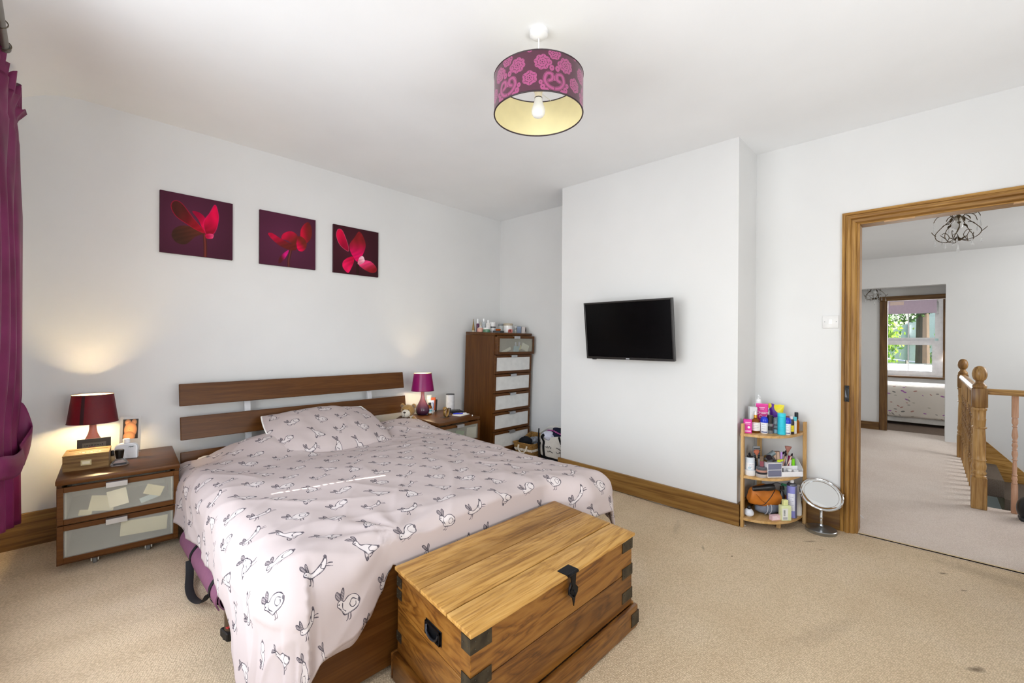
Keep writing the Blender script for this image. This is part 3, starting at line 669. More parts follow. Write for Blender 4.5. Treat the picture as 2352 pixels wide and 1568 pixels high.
def vnoise(x, y, z=0.): return noise.noise(Vector((x, y, z)))
def ztop(x, y):
    z = .525
    z += .100*math.exp(-((x-1.04)/.21)**2-((y-3.24)/.22)**2)-.05*smooth01((y-2.9)/.35)*smooth01((.85-x)/.25)           # pillow under the duvet, left
    z += .045*math.exp(-((x-2.02)/.22)**2-((y-3.22)/.20)**2)
    z += .012*math.sin(x*3.1+.6)*math.sin(y*2.3) - .02*math.exp(-((x-1.35)/.5)**2-((y-2.85)/.15)**2)
    z -= .02*smooth01((x-1.7)/.5)*smooth01((2.6-y)/.8)
    return z
def duvet_pos(s, t):
    """s, t are cloth coordinates in metres; the core lies flat, the rest rolls over the edges and hangs"""
    xl, xr = .605, 2.15
    yf = 1.555-.12*smooth01((s-1.78)/.25)
    yh = 3.36
    cx, cy = min(max(s, xl), xr), min(max(t, yf), yh)
    dx, dy = s-cx, t-cy
    d = math.hypot(dx, dy); z0 = ztop(cx, cy)
    if d < 1e-6: nx = ny = 0.
    else: nx, ny = dx/d, dy/d
    r = .115+.045*smooth01((2.35-t)/.5) if nx < -.3 else .12
    L = PI*r/2
    if t > yh and abs(dx) < 1e-6:                                     # head end: just a soft rolled edge
        r = .05; L = PI*r/2
    # crumple: long soft folds running off the bed, finer ones on top
    fold = .008*vnoise(s*3.0+t*2.2, t*1.4-s*1.2, 3.)+.0035*vnoise(s*8+2, t*5, 1.)+.0012*vnoise(s*22, t*19, 7.)
    rid = 1-abs(vnoise(s*2.3+t*3.1+4, (t-s)*.9, 9.))*2.2; fold += .008*max(0, rid)**3
    rid2 = 1-abs(vnoise((s-t)*3.3+1, (s+t)*.8, 21.))*2.4; fold += .005*max(0, rid2)**3
    # rays of folds from the corner held by the trunk
    a = math.atan2(t-1.5, s-.92); rr = math.hypot(t-1.5, s-.92)
    fold += .008*math.sin(a*9+.8)*math.exp(-rr/.42)*smooth01(rr/.12)
    if d <= L:
        ph = d/r if d > 0 else 0
        ou, dr = r*math.sin(ph), r*(1-math.cos(ph)); nn = Vector((nx*math.sin(ph), ny*math.sin(ph), math.cos(ph)))
        hang = d/L*.3
    else:
        h = d-L; ou, dr = r+(.03 if nx < -.5 else .09)*h, r+h; nn = Vector((nx, ny, .1)); hang = .3+min(1, h/.3)
        per = (t*8.0 if abs(nx) > abs(ny) else s*8.0)+1.3*math.atan2(ny, nx)*2
        fold += hang*(.009*math.sin(per+2*vnoise(s*2, t*2))+.005*math.sin(per*2.3+1))
    if abs(nx) > .5 and nx > 0: fold *= .8
    z = z0-dr; x = cx+nx*ou; y = cy+ny*ou
    if z < .035:
        ex = .035-z; x += nx*ex*.5; y += ny*ex*.5; z = .035+.006*vnoise(s*9, t*9)
    p = Vector((x, y, z))+nn*fold
    # the trunk presses the front drop flat against the footboard
    if ny < -.1:
        k = smooth01((s-.72)/.16)*smooth01((1.86-s)/.1)
        if k > 0: p.y = p.y+(max(p.y, 1.470)-p.y)*k
    return p
def interp(T_, x):
    if x <= T_[0][0]: return T_[0][1]
    for (a, b), (c, d) in zip(T_, T_[1:]):
        if x <= c: return b+(d-b)*smooth01((x-a)/(c-a))
    return T_[-1][1]
OL = [(1.55, .55), (1.79, .52), (1.90, .475), (1.99, .415), (2.14, .357), (2.33, .343), (2.6, .358), (2.9, .375), (3.3, .34)]
OF = [(.50, .365), (.70, .355), (.785, .312), (.836, .272), (.871, .215), (.89, .19), (.95, .27)]
def over_left(t): return interp(OL, t)
def over_front(s): return interp(OF, s)
def duvet_st(u, v):
    t0 = 3.42
    s_guess = .5+u*1.9
    tmid = 1.55; 
    t = t0+(tmid-t0)*v if False else None
    # rows: v=0 head, v=1 foot hem; columns: u=0 left hem, u=1 right hem
    tb = 1.555
    sL = .605; sR = 2.15
    s = None
    # provisional t for the side overhang
    tp = t0+(tb-.3-t0)*v
    ol = over_left(max(tp, 1.5)); orr = .33
    s = sL-ol+(sR+orr-sL+ol)*u
    of = over_front(s)+.12*smooth01((.62-s)/.3)
    yf = 1.555-.12*smooth01((s-1.78)/.25)
    t = t0+(yf-of-t0)*v
    # round the cloth corner a little
    cxl = max(0, sL-s); cyl_ = max(0, yf-t)
    return s, t
def duv(u, v): return duvet_pos(*duvet_st(u, v))
NU, NV = 230, 210
m = MB(); m.grid(duv, NU, NV, uv=duvet_st)
du = m.build('duvet', M_rabbit, None, 180, recalc=False)
md = du.modifiers.new('thickness', 'SOLIDIFY'); md.thickness = .016; md.offset = 1; md.use_rim = True
tag(du, 'pale pinkish duvet printed with grey sketched rabbits, spread over the bed', 'duvet')
# loose lower hem of the cover showing beneath the front edge at the foot
def hem(u, v):
    s = .30+u*.56; s2, t2 = s, 1.555-over_front(s)-.12*smooth01((.62-s)/.3)
    gap = .032*math.sin(u*PI)**.7*(1+.3*math.sin(u*9)); lean = .018*math.sin(u*PI)
    p = duvet_pos(s2, t2+.10*(1-v)-gap*v*1.2); p.y += .016+lean*v; return p
m = MB(); m.grid(hem, 60, 5, uv=lambda u, v: (.30+u*.56, .03+.1*v))
h = m.build('lower_hem', M_rabbit, du, 180, recalc=False); h.modifiers.new('thickness', 'SOLIDIFY').thickness = .006

# pillow on top, leaning on the headboard
def pillow_fn(w, d, h):
    def f(u, v):
        a, b = u*2-1, v*2-1
        x = a*w/2*(1-.07*(b*b)); y = b*d/2*(1-.08*(a*a))
        e = (1-abs(a)**2.6)*(1-abs(b)**2.6); t = h*max(0, e)**.55
        return x, y, t
    return f
pf = pillow_fn(.80, .62, .075)
pil = thing('pillow', 'rabbit print pillow with stitched white edging, propped against the headboard', 'pillow', (1.395, 3.195, .602), (.33, .0, -.03))
m = MB()
def up(u, v):
    x, y, t = pf(u, v); return (x, y, t+.010*vnoise(x*5, y*5)+.006*vnoise(x*13+3, y*11))
def lo(u, v):
    x, y, t = pf(u, v); return (x, y, -t*.8)
m.grid(up, 60, 42, uv=lambda u, v: (.1+u*.8, .06+v*.52)); m.grid(lo, 60, 42, uv=lambda u, v: (u*.8, v*.5))
m.build('pillow_body', M_rabbit, pil, 180)
m = MB(); pts = []
for k in range(22, 60): pts.append(pf(0, k/60))
for k in range(0, 84): pts.append(pf(k/84, 1))
for k in range(0, 30): pts.append(pf(1, 1-k/60))
for i, p in enumerate(pts): m.ball(p, .0058, 6, 4)
m.build('edging', fabric('F0EDE8'), pil, 60)
# ------------------------------------------------------------------ walnut effect drawer furniture with frosted fronts
alu = plain('C4C6C9', .35, .85)
def frosted(name, c, tr=.55, rough=.45):
    n = NT(name); n.set(rough, 0, .4); n.p.inputs['Base Color'].default_value = srgb(c); n.p.inputs['Transmission Weight'].default_value = tr
    n.p.inputs['IOR'].default_value = 1.1; return n.m
M_frost = frosted('frosted_glass_front', 'EEECE2', .80, .16); M_frostw = plain('DCDCDA', .3); inner = plain('C9C7C0', .8)
def drawer_unit(root, W, Dp, H, rows, z_lo, z_hi, out, panes, contents, top_over=.012):
    tk = .02
    MB().box(-.004, W+.004, -top_over, Dp, H-.028, H, .006, None, 2).build('top_panel', W_wal['x'], root)
    for x in (0, W-tk): MB().box(x, x+tk, 0, Dp, 0, H-.029, .001).build('side_panel', W_wal['z'], root)
    MB().box(tk, W-tk, Dp-.008, Dp, 0, H-.03).build('back_panel', W_wal['z'], root)
    MB().box(tk, W-tk, .006, Dp-.01, .0, .03).build('base_panel', W_wal['x'], root)
    if z_lo > .045: MB().box(tk, W-tk, .004, .02, .0, z_lo-.006).build('plinth', W_wal['x'], root)
    ph = (z_hi-z_lo)/rows
    for k in range(rows):
        zb = z_lo+(rows-1-k)*ph+.003; zt = zb+ph-.006; o = -out[k]; b = .026;         d = bpy.data.objects.new('drawer', None); COL.objects.link(d); d.parent = root; d.location = (0, o, 0); d.empty_display_size = .03
        fr = MB(); fr.box(.002, b, -.018, 0, zb, zt, .0015).box(W-b, W-.002, -.018, 0, zb, zt, .0015)
        fr.box(b, W-b, -.018, 0, zb, zb+b, .0015).box(b, W-b, -.018, 0, zt-b, zt, .0015)
        fr.build('drawer_frame', W_wal['x'], d)
        if out[k] > .02: [MB().box(xx, xx+.024, 0, out[k]+.02, zb, zt-.01).build('drawer_side', W_wal['y'], d) for xx in (.006, W-.03)]
        MB().box(b, W-b, -.012, -.007, zb+b, zt-b).build('front_pane', panes[k], d, 0)
        hw = .043; hx = W/2-.02
        h = MB().box(hx-hw, hx+hw, -.040, .0, zt-.004, zt-.001).box(hx-hw, hx+hw, -.042, -.039, zt-.028, zt-.001, .0008); h.build('handle', alu, d)
        if out[k] > .005 or contents[k]:
            MB().box(.03, .036, 0, Dp*.85, zb+.01, zt-.03).box(W-.036, W-.03, 0, Dp*.85, zb+.01, zt-.03).box(.036, W-.036, 0, Dp*.85, zb+.01, zb+.016).box(.036, W-.036, Dp*.85-.006, Dp*.85, zb+.01, zt-.03).build('drawer_box', inner, d, 0)
        if contents[k]:
            for (x0, x1, y, z0, z1, c, rr) in contents[k]:
                MB().cbox((0, 0, 0), (x1-x0, .004, z1-z0), .001, T((x0+x1)/2, -.0045+(y-.012)*.3, zb+b+(z0+z1)/2) @ RY(rr)).build('contents', plain(c, .7), d)
bl = thing('bedside_cabinet', 'left bedside cabinet, two frosted drawers, wooden box and lit red lamp on top', 'bedside cabinet', (.012, 3.185, .099), (.033, 0, -.075), 'bedside cabinets')
drawer_unit(bl, .492, .472, .437, 2, .012, .402, [.0, .0], [M_frost]*2,
    [[(.12, .22, .014, .01, .09, 'EFE8CC', .2), (.19, .27, .010, .02, .11, 'F4EED6', -.15), (.08, .13, .016, .0, .03, 'E8DFC0', .2), (.34, .42, .012, .045, .10, 'EDE3BE', .4), (.32, .40, .014, .02, .05, 'BFD0D8', -.3)],
     [(.24, .44, .012, .04, .12, 'E6E0C4', 0.06)]])
cw = plain('D8D4C8', .4); cg = plain('6B6A66', .6)
for x, y in ((.14, .06), (.36, .06), (.10, .40), (.40, .40)):
    c = MB().box(x-.022, x+.022, y-.022, y+.022, -.006, 0).box(x-.016, x-.011, y-.018, y+.012, -.03, -.004).box(x+.011, x+.016, y-.018, y+.012, -.03, -.004).build('caster', cw, bl)
    MB().lathe([(0, -.009), (.016, -.009), (.019, -.006), (.019, .006), (.016, .009), (0, .009)], 18, (x, y-.008, -.026), RY(PI/2)).build('wheel', cg, c)
br = thing('bedside_cabinet', 'right bedside cabinet with frosted drawers, purple bottle lamp and white cylinder speaker on top', 'bedside cabinet', (2.299, 3.105, .098), (.033, 0, .075), 'bedside cabinets')
drawer_unit(br, .505, .475, .437, 2, .012, .402, [.0, .0], [M_frost]*2,
    [[(.06, .16, .014, .0, .08, 'C9B8A6', .2), (.14, .30, .012, .0, .05, '4A5A48', -.1), (.2, .31, .014, .05, .10, '7FB08A', .2), (.18, .26, .016, .0, .04, '8A5A4A', .3), (.34, .46, .012, .01, .11, 'D9DAD8', .05)], []])
for x, y in ((.10, .06), (.40, .06), (.10, .40), (.40, .40)):
    c = MB().box(x-.022, x+.022, y-.022, y+.022, -.006, 0).box(x-.016, x-.011, y-.018, y+.012, -.03, -.004).build('caster', cw, br)
    MB().lathe([(0, -.009), (.016, -.009), (.019, -.006), (.019, .006), (.016, .009), (0, .009)], 18, (x, y-.008, -.026), RY(PI/2)).build('wheel', cg, c)
ch = thing('chest_of_drawers', 'tall narrow walnut effect chest of six drawers in the alcove corner', 'chest of drawers', (3.046, 3.217, .068), (.033, .0, 0))
drawer_unit(ch, .550, .440, 1.262, 6, .065, 1.236, [.035, .002, 0, 0, 0, .004], [M_frost]+[M_frostw]*5,
    [[(.24, .32, .012, .0, .06, '8FC3DE', .1), (.26, .28, .014, .05, .1, 'A9B8DC', .0), (.31, .335, .014, .04, .105, 'B9C4E4', .05), (.29, .36, .016, .02, .06, 'E6E3A8', -.3), (.36, .47, .012, .01, .08, 'ECF2EE', .35), (.06, .20, .012, .0, .03, 'DADBD8', -.35)], [], [], [], [], []])

# ------------------------------------------------------------------ pine trunk
tr = thing('blanket_box', 'old waxed pine trunk with iron corner brackets at the foot of the bed', 'trunk', (1.32, 1.19, 0))
def shear(m):
    for v in m.bm.verts:
        v.co.x += .11*(v.co.y-.952); v.co.x -= 1.32; v.co.y -= 1.19
    return m
x0, x1, ya, yb, zt = .833, 1.762, .960, 1.432, .3985
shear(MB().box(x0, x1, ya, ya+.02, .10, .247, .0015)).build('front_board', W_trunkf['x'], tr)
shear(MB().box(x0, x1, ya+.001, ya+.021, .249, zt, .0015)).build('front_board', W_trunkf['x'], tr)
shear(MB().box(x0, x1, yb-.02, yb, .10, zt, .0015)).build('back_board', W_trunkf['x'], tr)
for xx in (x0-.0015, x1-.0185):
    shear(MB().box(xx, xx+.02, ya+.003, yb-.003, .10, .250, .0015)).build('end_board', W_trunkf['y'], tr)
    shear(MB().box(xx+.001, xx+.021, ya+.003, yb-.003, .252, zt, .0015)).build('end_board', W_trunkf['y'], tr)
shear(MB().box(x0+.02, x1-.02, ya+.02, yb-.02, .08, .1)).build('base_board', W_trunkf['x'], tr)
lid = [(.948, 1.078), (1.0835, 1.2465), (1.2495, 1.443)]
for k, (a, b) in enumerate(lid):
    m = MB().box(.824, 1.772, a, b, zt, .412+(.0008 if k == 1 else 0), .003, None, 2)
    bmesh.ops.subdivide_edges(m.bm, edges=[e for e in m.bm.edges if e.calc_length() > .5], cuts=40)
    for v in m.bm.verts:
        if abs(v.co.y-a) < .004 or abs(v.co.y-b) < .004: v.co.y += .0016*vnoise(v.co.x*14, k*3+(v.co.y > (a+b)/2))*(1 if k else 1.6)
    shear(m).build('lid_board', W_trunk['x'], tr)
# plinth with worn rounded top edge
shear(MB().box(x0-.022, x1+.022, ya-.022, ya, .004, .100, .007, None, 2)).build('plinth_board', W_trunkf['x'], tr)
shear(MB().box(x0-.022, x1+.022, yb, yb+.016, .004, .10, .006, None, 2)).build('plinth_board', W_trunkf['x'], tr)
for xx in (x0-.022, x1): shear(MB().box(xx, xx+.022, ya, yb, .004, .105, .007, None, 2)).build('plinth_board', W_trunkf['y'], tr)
brk = NT('aged_iron_bracket'); brk.set(.5, .55, .4)
mp = brk.coords(); nz = brk.n('TexNoise'); nz.inputs['Scale'].default_value = 25; nz.inputs['Detail'].default_value = 6; brk.l(mp, 'Vector', nz, 'Vector')
rr = brk.ramp([(.3, srgb('2E2820')), (.6, srgb('484032')), (.8, srgb('5E5038'))]); brk.l(nz, 'Fac', rr, 'Fac'); brk.l(rr, 'Color', brk.p, 'Base Color'); M_brk = brk.m
rivet = plain('4E483A', .5, .5)
def bracket(xc, yc, z, sx, sy, L1=.083, L2=.045, h=.046):
    t = .0022; m = MB()
    a, b = sorted((xc, xc+sx*L1)); c, d = sorted((yc, yc+sy*L2))
    yo = yc-sy*t; xo = xc-sx*t
    m.box(min(a, xo), b if sx > 0 else max(b, xo), min(yo, yc), max(yo, yc), z, z+h)
    m.box(min(xo, xc), max(xo, xc), c, d, z, z+h)
    o = shear(m).build('corner_bracket', M_brk, tr)
    rv = MB()
    for q in (.2, .8):
        for w_ in (.25, .75): rv.ball((xc+sx*L1*q, yo-sy*.0005, z+h*w_), .0020, 8, 5)
        rv.ball((xo-sx*.0005, yc+sy*L2*q, z+h*.5), .0020, 8, 5)
    shear(rv).build('rivets', rivet, o, kind='stuff')
for z in (.345, .232, .128):
    bracket(x0-.0015, ya, z, 1, 1); bracket(x1+.0015, ya, z, -1, 1)
for z in (.345, .300, .145):
    bracket(x0-.0015, yb, z, 1, -1, .08, .035, .034); bracket(x1+.0015, yb, z, -1, -1, .08, .035, .034)
bracket(x0-.022, ya-.022, .02, 1, 1, .07, .05, .055); bracket(x1+.022, ya-.022, .02, -1, 1, .06, .05, .055)
# iron drop handle on the left end
hb = shear(MB().box(x0-.0035, x0-.001, 1.118, 1.218, .282, .330, .001)).build('handle_plate', iron, tr)
m = MB().box(x0-.010, x0-.003, 1.122, 1.214, .285, .291).box(x0-.010, x0-.003, 1.122, 1.214, .321, .327).box(x0-.010, x0-.003, 1.122, 1.127, .285, .327).box(x0-.010, x0-.003, 1.209, 1.214, .285, .327)
shear(m).build('handle_surround', iron, hb)
m = MB(); m.tube(catmull([(x0-.008, 1.13, .318), (x0-.012, 1.14, .298), (x0-.013, 1.168, .290), (x0-.012, 1.196, .298), (x0-.008, 1.206, .318)], 6), .0042, 8)
shear(m).build('handle_grip', plain('33343A', .3, .8), hb)
# hasp
hs = MB().box(1.272, 1.338, .944, .990, .4122, .4150, .0006).build('hasp_plate', iron, None); 
for v in hs.data.vertices: v.co.x -= 1.32; v.co.y -= 1.19
hs.parent = tr
m = MB(); m.tube([(1.276, .943, .411), (1.334, .943, .411)], .0055, 10); 
for v in m.bm.verts: v.co.x -= 1.32; v.co.y -= 1.19
m.build('hinge_pin', iron, hs)
m = MB(); m.prism([(1.286, .413), (1.322, .413), (1.317, .368), (1.333, .352), (1.331, .336), (1.316, .322), (1.308, .292), (1.300, .322), (1.286, .336), (1.284, .352), (1.298, .368)], .9400, .9440, 'y')
for v in m.bm.verts: v.co.x -= 1.32; v.co.y -= 1.19
m.build('hasp_strap', iron, hs)
m = MB(); m.tube(catmull([(1.302, .958, .35), (1.302, .936, .352), (1.302, .932, .342), (1.302, .936, .332), (1.302, .958, .334)], 4), .0028, 7)
for v in m.bm.verts: v.co.x -= 1.32; v.co.y -= 1.19
m.build('hasp_staple', iron, hs)
m = MB(); m.tube(catmull([(1.290, .942, .382), (1.276, .938, .368), (1.274, .938, .350), (1.284, .937, .342)], 5), .0032, 7)
for v in m.bm.verts: v.co.x -= 1.32; v.co.y -= 1.19
m.build('hook', plain('26272B', .4, .8), hs)

# ------------------------------------------------------------------ television on the chimney breast
tv = thing('television', 'black flat television tilted down on its wall bracket', 'television', (3.090, 1.739, 1.336), (0, -.118, 0))
W2, H2 = .378, .231
m = MB(); b = .013
m.box(-.012, .016, -W2, -W2+b, -H2, H2, .002).box(-.012, .016, W2-b, W2, -H2, H2, .002).box(-.012, .016, -W2+b, W2-b, H2-b, H2, .002).box(-.012, .016, -W2+b, W2-b, -H2, -H2+.018, .002)
m.build('bezel', plain('24211F', .3), tv)
box(-.006, .012, -W2+b, W2-b, -H2+.018, H2-b).build('screen', plain('020203', .22, 0, 0, .15), tv)
box(.016, .028, -W2+.004, W2-.004, -H2+.01, H2-.006, .004).build('back_cover', plain('1B1B1C', .5), tv)
MB().box(.028, .055, -W2+.02, W2-.02, -H2+.10, H2-.05, .012, None, 2).build('rear_housing', plain('3A3836', .5), tv)
box(-.0135, -.0118, -.018, .012, -H2+.006, -H2+.012).build('logo', plain('C9CCD0', .3), tv)
box(-.010, .004, .29, .325, -H2-.006, -H2+.001, .001).build('remote_sensor', black_p, tv)
m = MB(); m.box(.05, .088, -.10, .10, -.09, .09, .003); m.box(.076, .142, -.05, .05, -.06, .06, .003)
m.build('wall_bracket', plain('2B2B2D', .5, .5), tv)

# ------------------------------------------------------------------ three flower canvases
for i, (xa, xb, lab) in enumerate(((.482, .900, 'largest looking leftmost canvas, magenta cyclamen with two dark petals reaching left'), (1.076, 1.493, 'middle canvas, magenta cyclamen flower leaning right on plum ground'), (1.641, 2.060, 'canvas nearest the corner, magenta flower with three spread petals'))):
    lab = ('leftmost flower canvas, upright magenta petals and two dark petals reaching left', 'middle flower canvas, magenta cyclamen with one raised petal at its right', 'flower canvas nearest the chimney breast, pink petals spread on near black plum')[i]
    p = thing('canvas_print', lab, 'picture', ((xa+xb)/2, 3.688, 2.027), group='three flower canvases over the bed')
    w_ = (xb-xa)/2; hh = .205
    box(-w_, w_, .002, .020, -hh, hh, .002).build('stretcher', plain('4A2A33', .8), p)
    m = MB(); m.quad_uv([(-w_+.0008, .0, -hh+.0008), (w_-.0008, .0, -hh+.0008), (w_-.0008, .0, hh-.0008), (-w_+.0008, .0, hh-.0008)])
    m.bm.faces.ensure_lookup_table()
    m.build('printed_canvas', image_mat('flower_print_%d' % i, flower_print(i), .75, (1, 1, 1), .2), p, 0)

# ------------------------------------------------------------------ pendant lamp
pd = thing('pendant_lamp', 'drum pendant shade in plum damask hanging from the ceiling', 'pendant lamp', (1.516, 1.303, 2.650))
MB().lathe([(0, -.036), (.012, -.036), (.030, -.030), (.040, -.022), (.041, .002), (0, .002)], 28).build('ceiling_rose', white_p, pd)
MB().tube([(0, 0, -.034), (0, 0, -.235)], .003, 8).build('flex', white_p, pd)
R, z0, z1 = .2, -.382, -.215
def shade_part(name, r, mat, uv):
    m = MB(); m.grid(lambda u, v: (r*math.cos(2*PI*u), r*math.sin(2*PI*u), z0+(z1-z0)*v), 64, 1, uv=(lambda u, v: (u*6.0, v*.86+.06)) if uv else None, closed_u=True)
    return m.build(name, mat, pd, 180)
shade_part('shade', R, image_mat('plum_damask', damask_tile(), .45, (1, 1, 1), .4, 0, .3), True)
shade_part('shade_lining', R-.0025, plain('EBDFAE', .5, 0, .03), False)
for z in (z0, z1):
    MB().tube([(R*math.cos(2*PI*k/64)-.0012*math.cos(2*PI*k/64), R*math.sin(2*PI*k/64)*.994, z) for k in range(64)], .0032, 6, True).build('trim_ring', plain('2A141C', .5), pd)
m = MB()
for k in range(3): m.tube([(.014*math.cos(2*PI*k/3+.4), .014*math.sin(2*PI*k/3+.4), -.262), (.08*math.cos(2*PI*k/3+.4), .08*math.sin(2*PI*k/3+.4), -.25), ((R-.004)*math.cos(2*PI*k/3+.4), (R-.004)*math.sin(2*PI*k/3+.4), z1)], .0016, 5)
m.build('spider_ring', white_p, pd)
MB().lathe([(0, -.228), (.010, -.23), (.016, -.245), (.022, -.256), (.022, -.272), (.017, -.276), (.0165, -.302), (0, -.302)], 20).build('lamp_holder', plain('EFE6D2', .4), pd)
MB().lathe([(0, -.392), (.012, -.391), (.022, -.386), (.029, -.376), (.031, -.364), (.029, -.350), (.0225, -.332), (.018, -.318), (.0165, -.302), (0, -.302)], 24).build('bulb', plain('F2F2F0', .15), pd)
MB().lathe([(0, -.306), (.0175, -.306), (.0178, -.303), (0, -.303)], 20).build('bulb_collar', plain('3A3128', .4, .6), pd)

# ------------------------------------------------------------------ table lamps
def shade_mat(name, c, trans, rough=.5, rim=.35):
    n = NT(name); n.set(rough, 0, .4); n.p.inputs['Base Color'].default_value = srgb(c)
    t = n.n('BsdfTranslucent'); t.inputs['Color'].default_value = srgb(trans)
    mx = n.n('MixShader'); mx.inputs[0].default_value = rim
    out = n.t.nodes['Material Output']; n.l(n.p, 0, mx, 1); n.l(t, 0, mx, 2); n.l(mx, 0, out, 'Surface'); return n.m
glaze = NT('purple_glaze'); glaze.set(.12, 0, .6); mp = glaze.coords(); sx = glaze.n('SeparateXYZ'); glaze.l(mp, 'Vector', sx, 0)
rmp = glaze.ramp([(.0, srgb('3A2036')), (.35, srgb('5A3048')), (.8, srgb('8A5560'))]); mr = glaze.n('MapRange'); mr.inputs['From Min'].default_value = 0; mr.inputs['From Max'].default_value = .2
glaze.l(sx, 'Z', mr, 'Value'); glaze.l(mr, 'Result', rmp, 'Fac'); glaze.l(rmp, 'Color', glaze.p, 'Base Color')
def table_lamp(root, zb_sh, zt_sh, rb, rt, oval, shade, lining, base, power, color, bz):
    prof = [(0, 0), (.042, 0), (.05, .004), (.0635, .025), (.066, .045), (.060, .072), (.046, .098), (.031, .125), (.021, .150), (.0165, .175), (.0155, .2), (.018, zb_sh+.012), (.0, zb_sh+.012)]
    MB().lathe(prof, 32).build('base', base, root, 60)
    def sg(r0, r1, d): 
        m = MB(); m.grid(lambda u, v: ((r0-d+(r1-r0)*v)*math.cos(2*PI*u), (r0-d+(r1-r0)*v)*oval*math.sin(2*PI*u), zb_sh+(zt_sh-zb_sh)*v), 48, 1, closed_u=True); return m
    sg(rb, rt, 0).build('lamp_shade', shade, root, 180)
    sg(rb, rt, .0018).build('shade_lining', lining, root, 180)
    for r, z in ((rb, zb_sh), (rt, zt_sh)): MB().tube([(r*math.cos(2*PI*k/48), r*oval*math.sin(2*PI*k/48), z) for k in range(48)], .0016, 5, True).build('shade_rim', plain('4A1626', .5), root)
    m = MB()
    for k in range(3):
        a = 2*PI*k/3+.3; m.tube([(.012*math.cos(a), .012*math.sin(a), zt_sh-.03), (rt*.97*math.cos(a), rt*.97*oval*math.sin(a), zt_sh-.002)], .0014, 5)
    m.build('shade_carrier', plain('C9B48A', .4, .8), root)
    MB().lathe([(0, zb_sh-.012), (.014, zb_sh-.012), (.014, zb_sh+bz-.022), (0, zb_sh+bz-.022)], 14).build('lamp_holder', white_p, root)
    n = NT('lit_bulb_glass'); n.p.inputs['Emission Color'].default_value = (*color, 1); n.p.inputs['Emission Strength'].default_value = 6
    MB().ball((0, 0, zb_sh+bz), .021, 14, 10, None, (1, 1, 1.15)).build('bulb', n.m, root)
    lamp('POINT', 'lamp_light', (0, 0, zb_sh+bz), power, color, parent=root, shadow_soft_size=.024)
lin = shade_mat('cream_shade_lining', 'F3E6C4', 'D8A080', .7, .12)
l1 = thing('table_lamp', 'lit dark red oval shade table lamp on the left bedside cabinet', 'table lamp', (.160, 3.545, .5475), (0, 0, -.1), 'bedside table lamps')
table_lamp(l1, .213, .375, .112, .091, .80, shade_mat('dark_red_shade', '57101E', '8C0F20', .55, .16), lin, plain('6A4446', .25, .2), 40, (1, .74, .38), .046)
m = MB(); m.grid(lambda u, v: ((.1128-.021*v)*math.cos(-2.05+u*.16), (.1128-.021*v)*.80*math.sin(-2.05+u*.16), .213+.162*v), 4, 1); m.build('shade_seam', plain('2E0A12', .7), l1, 180)
l2 = thing('table_lamp', 'lit magenta drum shade lamp with glossy purple bottle base on the right bedside cabinet', 'table lamp', (2.421, 3.500, .546), (0, 0, .1), 'bedside table lamps')
table_lamp(l2, .228, .392, .106, .083, 1, shade_mat('magenta_satin_shade', '8A1060', 'A0104A', .32, .12), lin, glaze.m, 16, (1, .80, .52), .040)

# ------------------------------------------------------------------ curtain, pole
cm = NT('plum_satin_curtain'); cm.set(.42, 0, .35); cm.p.inputs['Base Color'].default_value = srgb('622644'); cm.p.inputs['Sheen Weight'].default_value = .0
mp = cm.coords(); wv = cm.n('TexNoise'); wv.inputs['Scale'].default_value = 260; cm.l(mp, 'Vector', wv, 'Vector'); cm.bump(wv, 'Fac', .2, .002)
cr = cm.n('TexNoise'); cr.inputs['Scale'].default_value = 6; cm.l(mp, 'Vector', cr, 'Vector'); rp = cm.ramp([(.3, srgb('6C2048')), (.7, srgb('883062'))]); cm.l(cr, 'Fac', rp, 'Fac'); cm.l(rp, 'Color', cm.p, 'Base Color')
tb = cm.n('BsdfTranslucent'); tb.inputs['Color'].default_value = srgb('7A3358'); mx = cm.n('MixShader'); mx.inputs[0].default_value = .12
cm.l(cm.p, 0, mx, 1); cm.l(tb, 0, mx, 2); cm.l(mx, 0, cm.t.nodes['Material Output'], 'Surface'); M_cur = cm.m
cu = thing('curtain', 'plum satin curtain with ruffled heading and tie-back at the left window', 'curtain', (0, 0, 0))
EZ = [(.29, -.113), (.60, -.116), (.74, -.128), (.95, -.112), (1.87, -.112), (2.25, -.126), (2.36, -.133), (2.44, -.098), (2.537, -.070)]
def edge_x(z):
    for (a, b), (c, d) in zip(EZ, EZ[1:]):
        if z <= c: return b+(d-b)*max(0, (z-a)/(c-a))
    return EZ[-1][1]
def cur(u, v):
    y = 2.50+.92*u; zb = .29+.22*(3.42-y); ztop = 2.42-.02*(1-u)
    z = zb+(ztop-zb)*v
    ph = u*2*PI*4.4+.5+.5*math.sin(u*9)
    tie = math.exp(-((z-.80)/.22)**2)
    amp = .038*(1-.4*tie)*(1 if z < 2.25 else .8)
    x = -.205+.052*u+amp*math.sin(ph+.5*math.sin(z*1.7))+.008*math.sin(ph*2.1+z*3)
    w = u**6
    x = x*(1-w)+(edge_x(z)-.001)*w
    if z > 2.30:
        k = (z-2.30)/.24
        x += .028*k*math.sin(ph*3.2+1)*(1-w); y += .02*k*math.sin(ph*2.7); z += .012*k*math.sin(ph*3.9)
        x += .03*k*math.sin(k*7+u*23)*.6
    return (x, y, z)
m = MB(); m.grid(cur, 170, 90); o = m.build('drop', M_cur, cu, 180, recalc=False); o.modifiers.new('thickness', 'SOLIDIFY').thickness = .003
